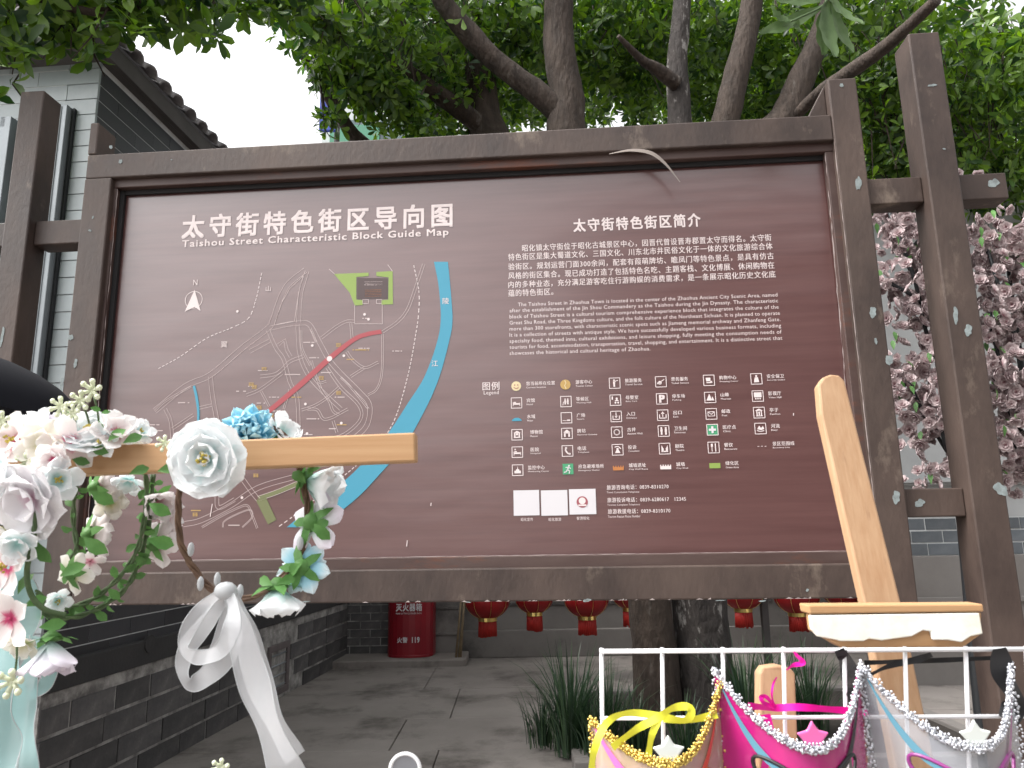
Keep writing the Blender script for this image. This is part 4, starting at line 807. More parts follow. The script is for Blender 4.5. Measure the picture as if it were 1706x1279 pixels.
# nearby drooping branch of large pale leaves, top right
br=thing('large_leaf_branch','drooping branch of long pale leaves hanging at the top right','branch',tuple(P(1370,-60,2.5)))
def bigleaf(parent,p0,p1,w,side,seed):
    random.seed(seed); p0=Vector(p0); p1=Vector(p1); d=(p1-p0); n=9; b=MB(); wdv=d.normalized().cross(Vector(side)).normalized(); sag=Vector((0,0,0))
    for i in range(n+1):
        t_=i/n; c=p0+d*t_+Vector(side)*(-.02*math.sin(PI*t_)); ww=w*math.sin(PI*min(1,t_*.93+.04))**.75*(1+.08*math.sin(t_*17+seed))
        for j,q in enumerate((-1,-.5,0,.5,1)): b.v.append(c+wdv*q*ww/2+Vector(side)*(.12*abs(q)*ww+.004*math.sin(t_*20+q*3)))
    for i in range(n):
        for j in range(4): a=i*5+j; b.f.append((a,a+1,a+6,a+5))
    return b.build('leaf',M['bigleaf'],parent,True)
MB().tube(cat([P(1345,-80,2.5),P(1370,-30,2.5),P(1375,5,2.5),P(1330,30,2.48),P(1318,35,2.47)],6),.004,6).build('stem',M['bigleaf'],br,True)
V3=Vector((.3,-1,.1))
for i,(a,b_,w) in enumerate((((1375,5),(1392,95),.075),((1380,0),(1372,92),.07),((1372,10),(1265,55),.055),((1368,0),(1270,-15),.06),((1318,35),(1285,8),.04),((1385,-5),(1422,88),.06),((1380,-10),(1440,40),.05),((1330,30),(1335,50),.03))):
    bigleaf(br,P(a[0],a[1],2.5),P(b_[0],b_[1],2.45+.03*(i%3)),w,V3,i)
# ================================================================ BLOSSOM
def petal_mesh(name,l,w,cup,curl,ruffle,mat,seed=0,nu=8,nv=10,tipnotch=.0,rnd=.55):
    rs=random.Random(seed); b=MB(); uvs=[]; ph=rs.uniform(0,6)
    for j in range(nv+1):
        t_=j/nv; wid=w*(.16+.84*math.sin(PI*min(1,(t_**rnd)*.5+ .0))**1.0)*(math.cos(max(0,t_-.72)/.28*PI/2*.86) if t_>.72 else 1)
        for i in range(nu+1):
            s=i/nu*2-1; y=l*t_*(1-.06*s*s-tipnotch*(1-abs(s))*(t_>.99)); z=curl*l*t_*t_+cup*w*s*s*.5*(.3+t_)+ruffle*l*math.sin(s*5+ph+t_*3)*t_*t_
            b.v.append(Vector((s*wid/2,y,z))); uvs.append((i/nu,t_))
    for j in range(nv):
        for i in range(nu): a=j*(nu+1)+i; b.f.append((a,a+1,a+nu+2,a+nu+1))
    me=b.mesh(name,mat,True); ul=me.uv_layers.new(name='UVMap')
    for lp in me.loops: ul.data[lp.index].uv=uvs[lp.vertex_index]
    return me
random.seed(9)
chp=petal_mesh('blossom',.022,.024,.2,.1,.03,M['p_cherry'],1,3,3)
def blossom_mesh():
    b=MB(); uvs=[]
    for lay,(k,sc,til) in enumerate(((5,1.0,.12),(5,.85,.4),(4,.6,.8))):
        for i in range(k):
            mm=Matrix.Rotation(2*PI*i/k+lay*.6,4,'Z')@Matrix.Rotation(til,4,'X')@Matrix.Diagonal((sc,sc,sc,1)); o=len(b.v)
            b.v+=[mm@v.co for v in chp.vertices]; b.f+=[tuple(o+q for q in p.vertices) for p in chp.polygons]
            u_=[0]*len(chp.vertices)
            for lp in chp.loops: u_[lp.vertex_index]=tuple(chp.uv_layers[0].data[lp.index].uv)
            uvs+=u_
    me=b.mesh('blossom',M['p_cherry'],True); ul=me.uv_layers.new(name='UVMap')
    for lp in me.loops: ul.data[lp.index].uv=uvs[lp.vertex_index]
    return me
BM=blossom_mesh()
def cherry(label,base,branches,nb,seed,nparts):
    random.seed(seed); t=thing('blossom_tree',label,'artificial tree',tuple(base),'artificial pink blossom trees')
    b0=Vector(base); MB().tube(cat(branches[0],5),lerpl([.035,.03,.025,.02,.012][:len(branches[0])],5),8).build('trunk',M['blackrub'],t,True); bl=[]
    for br_ in branches[1:]:
        MB().tube(cat(br_,5),[.012]*(5*(len(br_)-1)+1),6).build('branch',M['blackrub'],t,True)
    allp=[]
    for br_ in branches[1:]: allp+=cat(br_,12)[8:]
    mats=[]
    for k in range(nb):
        p=random.choice(allp)+Vector((random.gauss(0,.10),random.gauss(0,.09),random.gauss(0,.12)))
        d=Vector((random.uniform(-.8,.8),-random.uniform(.2,1),random.uniform(-.6,.6))); s=random.uniform(1.3,2.5); mats.append(Matrix.Translation(p)@basis(d)@Matrix.Rotation(random.random()*6,4,'Z')@Matrix.Diagonal((s,s,s,1)))
    mats.sort(key=lambda m_:m_.translation.y)
    for m_ in mats[:nparts]: inst(BM,'blossom',t,m_)
    V=[];F=[];U=[]; u_=[0]*len(BM.vertices)
    for lp in BM.loops: u_[lp.vertex_index]=tuple(BM.uv_layers[0].data[lp.index].uv)
    for m_ in mats[nparts:]:
        o=len(V); V+=[tuple(m_@v.co-b0) for v in BM.vertices]; F+=[tuple(o+q for q in p.vertices) for p in BM.polygons]; U+=u_
    me=bpy.data.meshes.new('blossoms'); me.from_pydata(V,[],F); me.materials.append(M['p_cherry']); me.shade_smooth(); ul=me.uv_layers.new(name='UVMap')
    for lp in me.loops: ul.data[lp.index].uv=U[lp.vertex_index]
    o=bpy.data.objects.new('blossoms',me); put(o,t); o['kind']='stuff'
    fl=MB()
    for k in range(60):
        p=random.choice(allp)+Vector((random.gauss(0,.12),random.gauss(0,.06)-.05,random.gauss(0,.14))); B=Matrix.Translation(p)@basis(Vector((random.uniform(-1,1),-1,random.uniform(-.5,.8))))@Matrix.Diagonal((.07,.07,.07,1)); o_=len(fl.v); fl.v+=[B@v for v in LV]; fl.f+=[tuple(o_+i for i in f) for f in LF]
    fl.build('leaves',M['fleaf'],t,True,kind='stuff')
BY=4.6
cherry('tall pink blossom tree showing between the two right posts of the sign',P(1600,1180,BY)*Vector((1,1,0)) if 0 else (P(1590,900,BY).x,BY,0),
  [[(P(1590,900,BY).x,BY,0),P(1605,900,BY),P(1595,780,BY),P(1580,640,BY),P(1540,480,BY)],[P(1580,640,BY),P(1545,560,BY),P(1525,470,BY-.1),P(1500,400,BY-.1),P(1480,350,BY)],[P(1580,560,BY),P(1530,500,BY-.1),P(1480,470,BY-.1)],[P(1595,700,BY),P(1560,600,BY-.1),P(1580,480,BY),P(1570,380,BY)],
   [P(1595,780,BY),P(1540,690,BY-.1),P(1515,640,BY-.1),P(1500,650,BY-.1)],[P(1600,800,BY),P(1575,740,BY-.2),P(1565,690,BY-.2)],[P(1600,850,BY),P(1590,790,BY-.15),P(1580,760,BY-.15)],[P(1540,480,BY),P(1510,430,BY),P(1550,380,BY),P(1560,360,BY)]],620,41,280)
cherry('wide pink blossom tree at the right edge beyond the outer post',(P(1760,900,BY).x,BY+.1,0),
  [[(P(1760,900,BY).x,BY+.1,0),P(1740,900,BY+.1),P(1720,740,BY+.1),P(1700,600,BY+.1),P(1680,450,BY+.1)],[P(1700,600,BY),P(1670,500,BY-.1),P(1650,430,BY-.1),P(1640,410,BY)],[P(1720,700,BY),P(1680,640,BY-.1),P(1655,560,BY-.1),P(1650,520,BY-.1)],[P(1720,740,BY),P(1690,700,BY-.1),P(1665,650,BY-.1)],
   [P(1700,600,BY),P(1740,520,BY),P(1700,430,BY),P(1670,430,BY)],[P(1730,800,BY),P(1700,760,BY-.1),P(1685,720,BY-.1)],[P(1740,600,BY),P(1770,500,BY),P(1760,420,BY)]],640,42,240)
# grass clumps (lily turf) in a kerbed bed around the trunks
bed=thing('planting_bed','stone edged soil bed round the tree trunks','planter',(1.3,5.9,0))
for x0,x1,y0,y1 in ((.35,3.2,4.95,5.05),(.35,3.2,7.0,7.1)): MB().box(((x0+x1)/2,(y0+y1)/2,.05),(x1-x0,.1,.10)).build('kerb',M['plaster'],bed,bevel=.01)
MB().box((.4,6.025,.05),(.1,1.94,.10)).build('kerb',M['plaster'],bed,bevel=.01); MB().box((3.15,6.025,.05),(.1,1.94,.10)).build('kerb',M['plaster'],bed,bevel=.01)
MB().box((1.775,6.025,.035),(2.64,1.94,.07)).build('soil',MAT('dark_soil',(.03,.024,.02),.95,col2=(.05,.04,.032),scale=20,bump=.8),bed)
def tuft(x,y,n,h,label,seed):
    random.seed(seed); b=MB()
    for k in range(n):
        a=random.uniform(0,2*PI); r0=random.uniform(0,.13); L_=h*random.uniform(.55,1.1); lean=random.uniform(.15,1.0); p=Vector((x+math.cos(a)*r0,y+math.sin(a)*r0,.05)); w=random.uniform(.005,.012); d=Vector((math.cos(a),math.sin(a),0)); sd_=Vector((-d.y,d.x,0)); pts=[]
        for i in range(6):
            t_=i/5; pts.append(p+d*(lean*L_*.55*t_**1.8)+Z3*(L_*(t_-.38*lean*t_**2.5)))
        b.strip(pts,[w,w*1.2,w*1.1,w,w*.7,w*.1],[sd_]*6)
    o=b.build('grass_clump',M['grass'],None,True); me=o.data; c=Vector((x,y,0))
    for v in me.vertices: v.co-=c
    o.location=c; return tag(o,label,'grass clump','lily turf clumps round the tree trunks')
for i,(px,py,Y,n,h,lb) in enumerate([(950,1240,5.3,190,.80,'tall dark grass clump leftmost in the bed, left of the wire rack'),(905,1250,5.5,90,.42,'short sparse grass clump at the left edge of the bed'),(1015,1240,5.35,110,.62,'grass clump showing in the first cell of the wire rack'),(985,1260,5.2,130,.5,'low dark grass clump behind the yellow ribbon'),(1060,1250,5.3,90,.45,'low grass clump at the foot of the left trunk'),(1140,1250,5.25,90,.42,'low grass clump in front of the thick flecked trunk'),(1245,1220,5.5,150,.80,'tall grass clump right of the thick flecked trunk'),(1300,1230,5.6,110,.75,'grass clump behind the short rounded batten'),(1350,1230,5.6,110,.72,'rightmost grass clump beside the yard slabs')]):
    q=P(px,1200,Y); tuft(q.x,Y,n,h,lb,60+i)
# ================================================================ FOREGROUND STANDS
FY=.92
def bar_between(mb,a,b_,w,t_,front_=Vector((0,-1,0))):
    a=Vector(a); b_=Vector(b_); d=(b_-a).normalized(); nn=(front_-d*front_.dot(d)).normalized(); ww=d.cross(nn); mb.box((a+b_)/2,((b_-a).length,t_,w),ax=(d,nn,ww)); return mb
ls=thing('flower_stand','plain pine stand with a crossbar carrying flower garlands','display stand',(P(-90,1200,FY+.05).x,FY+.05,0))
xa=P(-90,1200,FY+.05).x; MB().box((xa,FY+.055,.82),(.045,.03,1.64)).build('upright',M['woodv'],ls,bevel=.003); MB().box((xa,FY+.05,.02),(.5,.06,.04)).box((xa,FY+.05,.021),(.06,.5,.038)).build('foot',M['wood'],ls,bevel=.003)
bar_between(MB(),P(-110,779,FY),P(694,746,FY),.0355,.026).build('crossbar',M['wood'],ls,bevel=.0022)
# right stand
rs=thing('mask_stand','pale pine batten stand leaning left above the wire rack','display stand',tuple(P(1560,1270,FY)*1.0))
def plank(name,pts,th,mat,parent,bevel=.003):   # outline facing the viewer, given thickness
    pts=[Vector(p) for p in pts]; n_=(pts[1]-pts[0]).cross(pts[2]-pts[0]).normalized()
    if n_.y<0: n_=-n_
    return MB().prism(pts,n_*th).build(name,mat,parent,bevel=bevel)
t0y,t1y=1.06,.98
b0_,b1_,b2_=P(1364,640,1.06),P(1408,640,1.06),P(1560,1279,.98); bn_=(b1_-b0_).cross(b2_-b0_).normalized()
def bt(px,py): return onplane(px,py,b0_,bn_)
plank('batten',[bt(1364,640),bt(1372,628),bt(1384,623),bt(1398,624),bt(1408,634),bt(1502,1005),bt(1560,1279),bt(1640,1640),bt(1590,1640),bt(1492,1279),bt(1440,1005),bt(1368,690)],.020,M['woodv'],rs)
plank('top_board',[P(1346,1008,.93),P(1638,1006,.93),P(1640,1019,.93),P(1349,1023,.93)],.03,M['wood'],rs,.002)
plank('lower_board',[P(1352,1024,.937),P(1636,1020,.937),P(1634,1058,.937),P(1606,1078,.937),P(1402,1079,.937),P(1356,1052,.937)],.02,M['wood'],rs,.002)
random.seed(77)
fo=[P(1349,1025,.930),P(1632,1021,.930),P(1638,1056,.930),P(1618,1060,.930),P(1603,1070,.930),P(1580,1066,.930),P(1555,1066,.930),P(1552,1052,.930),P(1538,1050,.930),P(1520,1060,.930),P(1490,1064,.930),P(1470,1067,.930),P(1448,1064,.930),P(1440,1068,.930),P(1400,1068,.930),P(1394,1066,.930),P(1362,1060,.930),P(1352,1048,.930)]
plank('foam_strip',fo,.006,M['foam'],rs,.0015)
sp=thing('short_batten','short pine batten with rounded top behind the wire rack','batten',tuple(P(1300,1270,.99)))
plank('batten',[P(1265,1122,.99),P(1272,1112,.99),P(1296,1109,.99),P(1318,1114,.99),P(1325,1122,.99),P(1331,1279,.97),P(1340,1480,.95),P(1262,1480,.95),P(1264,1279,.97)],.02,M['woodv'],sp,.002)
# wire rack (plane leaning back)
RN=Vector((0,-math.cos(R(9)),-math.sin(R(9)))); RO=P(1300,1083,.93)
def rk(px,py,off=0): return onplane(px,py,RO+RN*off,RN)
rack=thing('wire_rack','white coated wire grid rack holding the carnival masks','wire rack',tuple(rk(1300,1500)))
h1=rk(1003,1085); h1e=rk(1740,1081); dx=(h1e-h1).normalized(); up=(rk(1003,1000)-rk(1003,1100)); up=(up-dx*up.dot(dx)).normalized(); cell=(rk(1615,1083)-h1).length/6.02
for k in range(5): MB().tube([h1-up*cell*1.08*k-dx*.003,h1-up*cell*1.08*k+dx*cell*8.3],.0027 if k==0 else .0024,8).build('wire',M['wire'],rack,True)
for k in range(9): MB().tube([h1+dx*cell*k*1.0-up*cell*4.4+RN*-.005,h1+dx*cell*k+up*.002+RN*-.005],.0025,8).build('wire',M['wire'],rack,True)
# ================================================================ MASKS
def U_top(s,pk,dip,pw=2.0): return dip+(pk-dip)*abs(s)**pw
def mask(name,label,cx_px,cy_px,wpx,rise,mat,lace,star,seed,detail,Y=.87,lf=1.0):
    rs_=random.Random(seed); c=P(cx_px,cy_px,Y); t=thing(name,label,'mask',tuple(c),'carnival masks clipped to the wire rack'); K=Y/FPX*1.02; w=wpx*K; pk=rise*K; low=-90*K
    B=MB(); nu,nv=56,26; idx={}
    def pt(s,v,o=0): 
        top=pk*abs(s)**2.1*(lf if s<0 else 1); x=s*w/2*(1-.02*(1-v)); z=low*(1-abs(s)**2.5*.35)+(top-low*(1-abs(s)**2.5*.35))*v
        return c+Vector((x,.045*s*s-.010*math.cos(s*PI)-o,z))
    eyes=[(-.42,.40),(.42,.40)]
    for j in range(nv+1):
        for i in range(nu+1): B.v.append(pt(i/nu*2-1,j/nv))
    for j in range(nv):
        for i in range(nu):
            s=(i+.5)/nu*2-1; v=(j+.5)/nv
            if any(((s-e[0])/.24)**2+((v-e[1])/.17)**2<1 for e in eyes): continue
            a=j*(nu+1)+i; B.f.append((a,a+1,a+nu+2,a+nu+1))
    o=B.build('mask_body',mat,t,True); sm=o.modifiers.new('thick','SOLIDIFY'); sm.thickness=.0015
    for e in eyes: MB().tube([pt(e[0]+.25*math.cos(a),e[1]+.18*math.sin(a),.0015) for a in [2*PI*k/24 for k in range(25)]],.0022,6).build('eye_rim',detail,t,True)
    lb=MB()
    for k in range(150):                      # lace rosettes along the upper edge
        s=-1+2*k/149; 
        for q in range(5):
            cc=pt(s+rs_.uniform(-.008,.008),1,.003)+Vector((0,rs_.uniform(-.003,.003),rs_.uniform(-.005,.004))); r=rs_.uniform(.0007,.0018); lb.box(cc,(r*2.2,r*.8,r*rs_.uniform(.8,2.4)),ax=tuple(Matrix.Rotation(rs_.uniform(0,3),3,Vector((rs_.uniform(-1,1),1,rs_.uniform(-1,1)))).col))
    for k in range(22):
        s=-1+2*(k+.5)/22; cc=pt(s,1,.004)+Z3*.002
        for q in range(6): a=2*PI*q/6; lb.ball(cc+Vector((math.cos(a)*.0040,-.001,math.sin(a)*.0040)),.0015,5,3)
    lb.build('lace_trim',lace,t,True)
    for sg_ in (-1,1):
        lb=MB()
        for k in range(60):
            v=k/59; s=sg_*(1-.0*v); lb.ball(pt(s,v,.002)+Vector((rs_.uniform(-.003,.003),rs_.uniform(-.003,.003),0)),rs_.uniform(.0010,.0022),5,3)
        lb.build('side_trim',lace,t,True)
    # painted swirls
    for sg_ in (-1,1):
        pts=[pt(sg_*(.95-.62*k/12),.93-.30*math.sin(k/12*PI*.6)-.12*k/12,.0022) for k in range(13)]
        MB().strip(pts,[.003+.009*math.sin(PI*k/12) for k in range(13)],[Z3]*13).build('swirl',detail if sg_>0 else (M['bluepaint'] if mat!=M['maskcream'] else M['star_pink']),t,True)
    sc=c+Vector((0,-.012,.010)); st=[]
    for k in range(10):
        a=PI/2+2*PI*k/10+.0; r=(.0185 if k%2==0 else .0105); st.append(sc+Vector((math.cos(a)*r,0,math.sin(a)*r)))
    so_=MB().prism(st,(0,.004,0)).build('star',star,t,bevel=.0018); return t
mask('carnival_mask','cream and gold mask with gold lace edge and yellow ribbon',1112,1266,215,100,M['maskcream'],M['goldlace'],M['star_grey'],1,M['gold'],lf=.42)
mask('carnival_mask','magenta mask with silver lace edge and blue swirl',1350,1242,240,100,M['magenta'],M['silver'],M['star_pink'],2,M['black'])
mask('carnival_mask','clear silver mask with purple swirl at the right corner',1618,1240,246,105,M['maskclear'],M['silver'],M['star_grey'],3,M['purple'])
# ribbons
def ribbon(name,pts,w,mat,label=None,cat_=None,wdir=None,parent=None,n=8,edge=None,thick=.0004):
    q=[P(*p) for p in pts]; c=cat(q,n); wv=[]; ww=w if isinstance(w,(list,tuple)) else [w]*len(q); W2=lerpl([float(a) for a in ww],n)
    for i in range(len(c)):
        t_=(c[min(i+1,len(c)-1)]-c[max(i-1,0)]).normalized()
        f=Vector((0,-1,0)) if wdir is None else Vector(wdir); f=Matrix.Rotation(.5*math.sin(i*.35),3,t_)@f; d=t_.cross(f)
        wv.append(d.normalized() if d.length>.05 else Vector((1,0,0)))
    b=MB(); b.strip(c,W2,wv); o=b.build(name,mat,parent,True)
    if edge:
        for s in (-1,1): MB().tube([a+d*wd_/2*s for a,d,wd_ in zip(c,wv,W2)],.0006,4).build('hem',edge,o if parent is None else parent,True)
    if label: tag(o,label,cat_)
    return o
yr=thing('yellow_ribbon','bright yellow satin ribbon tied round the wire rack in a bow','ribbon',tuple(P(1100,1195,.9)))
for pts,w in (([(985,1290,.87),(990,1250,.87),(1010,1205,.88),(1045,1188,.885),(1095,1192,.89),(1140,1200,.89),(1195,1190,.9)],.008),([(1020,1245,.88),(1060,1215,.885),(1095,1196,.885),(1120,1180,.88),(1145,1177,.88),(1152,1188,.88),(1140,1200,.885),(1105,1196,.885)],.0085),([(1080,1260,.88),(1086,1225,.885),(1098,1196,.885)],.008)): ribbon('ribbon_strip',pts,w,M['ribbon_y'],parent=yr)
mr_=thing('magenta_ribbon','magenta satin ribbon tied round the short rounded batten','ribbon',tuple(P(1300,1180,.93)))
for pts,w in (([(1246,1176,.94),(1290,1179,.94),(1330,1178,.935),(1390,1182,.935),(1446,1186,.94)],.0085),([(1292,1179,.935),(1278,1162,.93),(1268,1160,.93),(1272,1170,.93),(1290,1178,.935)],.005),([(1292,1178,.933),(1286,1160,.93),(1288,1140,.93),(1294,1128,.93)],.0025),([(1275,1190,.94),(1282,1230,.94),(1272,1290,.94)],.012),([(1310,1116,.93),(1322,1108,.925),(1338,1104,.925),(1328,1092,.925),(1323,1086,.925)],[.002,.005,.006,.005,.002])): ribbon('ribbon_strip',pts,w,M['ribbon_m'],parent=mr_)
bk_=thing('black_ties','black cloth ties knotted along the top wire of the rack','ribbon',tuple(P(1450,1090,.94)))
for pts,w,mt_ in (([(1398,1082,.925),(1404,1095,.925),(1402,1084,.92)],.012,'black'),([(1405,1090,.935),(1425,1140,.94),(1450,1200,.95)],[.012,.03,.035],'blackgauze'),([(1440,1104,.95),(1500,1102,.955),(1560,1100,.96),(1655,1096,.95)],.006,'black'),([(1448,1125,.945),(1480,1110,.94),(1530,1098,.94),(1552,1090,.935)],[.004,.006,.008,.009],'black'),([(1665,1080,.92),(1672,1120,.925),(1690,1165,.93),(1680,1200,.93)],[.016,.028,.03,.02],'black'),([(1325,1088,.96),(1360,1086,.96),(1398,1084,.95)],.003,'black')): ribbon('tie',pts,w,M[mt_],parent=bk_)
# ================================================================ FLOWERS
PM={}
def pm(kind,mat,l,w,cup,curl,ruf,seed,**k):
    key=(kind,mat,seed)
    if key not in PM: PM[key]=petal_mesh('petal',l,w,cup,curl,ruf,M[mat],seed,**k)
    return PM[key]
def flower(parent,name,pos,axis,size,mat,rows,center='stamen',calyx=False,seed=0,roll=0,label=None):
    """rows: (count, length, width, tilt, offset, cup, curl, ruffle); one flower is a part, its petals sub-parts"""
    rs_=random.Random(seed); pos=Vector(pos); b=MB()
    if center=='stamen':
        for k in range(14): a=rs_.uniform(0,2*PI); r=rs_.uniform(.01,.09); b.ball((math.cos(a)*r,math.sin(a)*r,rs_.uniform(.10,.2)),.028,5,3)
        cm=M['stamen']
    elif center=='bud': b.ball((0,0,.02),.05,8,5); cm=M['calyx']
    else: b.ball((0,0,.0),.04,6,4); cm=M[mat]
    if calyx:
        b=MB(); b.tube([(0,0,-.16),(0,0,-.08),(0,0,.0)],[.05,.14,.17],10)
        for k in range(5):
            a=2*PI*k/5; d=Vector((math.cos(a),math.sin(a),0)); sdv=Vector((-d.y,d.x,0)); b.strip([d*.12+Z3*-.06,d*.28+Z3*-.02,d*.42+Z3*.05],[.16,.15,.01],[sdv]*3)
        cm=M['calyx']
    me=b.mesh(name,cm,True); o=bpy.data.objects.new(name,me); put(o,parent)
    o.matrix_local=Matrix.Translation(pos-wl(parent))@basis(axis)@Matrix.Rotation(roll,4,'Z')@Matrix.Diagonal((size,size,size,1))
    if label: o['label']=label
    for ri,(cnt,l,w,tilt,off,cup,curl,ruf) in enumerate(rows):
        for i in range(cnt):
            m_=pm((name,ri,round(l,3),round(w,3)),mat,l,w,cup,curl,ruf,rs_.randint(0,2))
            c=bpy.data.objects.new('petal',m_); put(c,o)
            c.matrix_local=Matrix.Rotation(2*PI*i/cnt+ri*.5+rs_.uniform(-.15,.15),4,'Z')@Matrix.Translation((0,.03,off))@Matrix.Rotation(tilt+rs_.uniform(-.12,.12),4,'X')@Matrix.Rotation(rs_.uniform(-.12,.12),4,'Y')
    return o
ROSE=[(5,.55,.84,.06,-.05,.10,.05,.045),(5,.47,.70,.20,-.02,.16,.06,.04),(5,.38,.54,.40,.0,.25,.0,.035),(4,.28,.40,.72,.02,.35,-.06,.03),(3,.16,.22,1.25,.03,.6,-.2,.02)]
POM=[(9,.5,.26,.05,-.05,.3,.1,.12),(9,.48,.26,.4,0,.3,.05,.14),(8,.44,.25,.75,0,.4,.0,.15),(7,.4,.24,1.05,0,.4,.0,.16),(5,.36,.22,1.35,0,.4,0,.16)]
OPEN=[(5,.52,.44,.18,0,.3,.12,.05),(5,.36,.32,.55,.02,.4,.1,.05)]
BIGW=[(6,.52,.56,.10,-.02,.15,.08,.05),(5,.42,.5,.35,0,.2,.06,.05),(4,.28,.36,.7,.02,.3,0,.04)]
ORCH=[(5,.52,.36,.12,0,.25,.1,.03)]
DROOP=[(5,.62,.46,.95,0,.45,-.12,.04),(4,.5,.4,1.15,.02,.4,-.1,.04)]
def leafpart(parent,px,py,Y,ang,size,mat='fleaf',tilt=.3):
    size*=.72
    me=LFM[mat]; d=cam_r*math.cos(ang)+cam_u*math.sin(ang); z=(-cam_f+cam_u*tilt+cam_r*random.uniform(-.3,.3)).normalized(); d=(d-z*d.dot(z)).normalized(); x=d.cross(z); mm=Matrix.Identity(4)
    for i in range(3): mm[i][0]=x[i]*size; mm[i][1]=d[i]*size; mm[i][2]=z[i]*size
    return inst(me,'leaf',parent,Matrix.Translation(P(px,py,Y))@mm)
LFM={}
for k_ in ('fleaf','calyx'):
    vs,fs=leaf_vs(1,.62,.35,.45); me=bpy.data.meshes.new('leaf'); me.from_pydata([tuple(v) for v in vs],[],fs); me.materials.append(M[k_]); me.shade_smooth(); LFM[k_]=me
def ax(a,b,c): return (-cam_f*c+cam_r*a+cam_u*b).normalized()     # direction by right, up, towards viewer
def filler(parent,px,py,Y,size,seed,name='filler_flower'):
    random.seed(seed); b=MB(); c=P(px,py,Y)
    for k in range(6):
        a=2*PI*k/6+.3; d=(cam_r*math.cos(a)+cam_u*math.sin(a)-cam_f*.5).normalized(); b.tube([c,c+d*size*.6],[size*.10,size*.16],6); b.ball(c+d*size*.75,size*.22,6,4)
    b.ball(c,size*.2,6,4); return b.build(name,M['filler'],parent,True)
PXM=FY/FPX
# --- blue and white wreath
w2=thing('flower_wreath','white and sky blue flower wreath on a brown vine with white organza bow','wreath',tuple(P(355,1000,.96)))
vy=.955
ringL=[(345,765,vy),(305,800,vy),(297,850,vy),(302,905,vy),(325,950,vy),(352,980,vy),(395,998,vy),(440,985,vy),(480,950,vy),(508,905,vy),(512,850,vy),(503,795,vy),(485,740,vy),(440,705,vy),(390,715,vy),(350,750,vy)]
c_=cat([P(*p) for p in ringL],6)
for ph in (0,2.1,4.2):
    MB().tube([p+Vector((math.cos(i*.55+ph)*.0022,math.sin(i*.55+ph)*.0015,math.sin(i*.55+ph)*.0022)) for i,p in enumerate(c_)],.0022 if ph else .0026,6).build('vine',M['vine'],w2,True)
flower(w2,'rose',P(346,764,.875),ax(-.02,.05,1),122*PXM*.92,'p_white',ROSE,'stamen',seed=3,roll=.4,label='large mint white rose with yellow stamens')
flower(w2,'pompon_flower',P(415,722,.945),ax(.25,.35,1),100*PXM,'p_blue',POM,'none',seed=4,label='crinkled sky blue pompon flower')
flower(w2,'flower',P(468,722,.965),ax(.8,.55,.35),78*PXM,'p_white',OPEN,'bud',True,seed=5)
flower(w2,'flower',P(512,800,.958),ax(.85,-.25,.2),130*PXM*.85,'p_white',DROOP,'none',True,seed=6)
flower(w2,'flower',P(520,870,.952),ax(.35,-.35,-.75),104*PXM,'p_lilac',ORCH,'none',True,seed=7)
flower(w2,'flower',P(502,945,.95),ax(.0,-.25,-.8),92*PXM,'p_blue2',[(7,.5,.30,.12,0,.25,.08,.05),(7,.42,.28,.4,.02,.3,.05,.05)],'none',True,seed=8)
flower(w2,'flower',P(462,980,.95),ax(.05,-.9,.1),112*PXM,'p_white',[(5,.42,.5,.85,0,.5,-.08,.05),(5,.5,.5,.6,.0,.5,-.1,.05)],'none',True,seed=9)
for i,(x,y,a,s) in enumerate(((510,805,2.4,.034),(512,790,.9,.03),(523,872,-.8,.036),(520,880,.5,.03),(503,938,-2.6,.034),(462,972,.4,.03),(455,975,2.7,.03),(300,690,2,.02))): leafpart(w2,x,y,.935,a,s,'calyx') if i<7 else None
bb_=MB()
for x,y in ((318,915),(334,972),(400,985),(362,965),(500,905)): 
    bb_=MB(); bb_.ball(P(x,y,.945),.0055,8,6,(.8,.8,1.6)); bb_.build('bud',M['organza_edge'],w2,True)
# organza bow
OY=.93
for pts,w in (([(372,985,OY),(345,1005,OY-.01),(318,1040,OY-.02),(306,1080,OY-.02),(330,1095,OY-.025),(365,1085,OY-.03),(385,1050,OY-.03),(388,1010,OY-.02),(378,985,OY-.01)],[.010,.016,.018,.014,.016,.018,.02,.018,.010]),
    ([(375,985,OY),(385,1020,OY),(375,1080,OY+.005),(350,1120,OY+.005),(318,1140,OY),(305,1120,OY),(312,1080,OY+.01),(350,1030,OY+.01),(375,990,OY)],[.01,.026,.034,.030,.016,.014,.02,.026,.012]),
    ([(378,980,OY-.005),(395,1030,OY-.01),(415,1110,OY-.015),(440,1190,OY-.02),(478,1290,OY-.02),(492,1330,OY-.02)],[.014,.027,.034,.037,.040,.042]),
    ([(382,980,OY-.002),(408,1040,OY-.0),(425,1110,OY-.0),(452,1190,OY-.0),(492,1262,OY-.0)],[.014,.025,.030,.030,.024])): ribbon('bow_ribbon',pts,w,M['organza'],parent=w2,edge=M['organza_edge'],n=7)
k_=MB(); k_.ball(P(376,984,OY-.01),.012,10,6,(1.2,.8,.9)); k_.build('bow_knot',M['organza_edge'],w2,True)
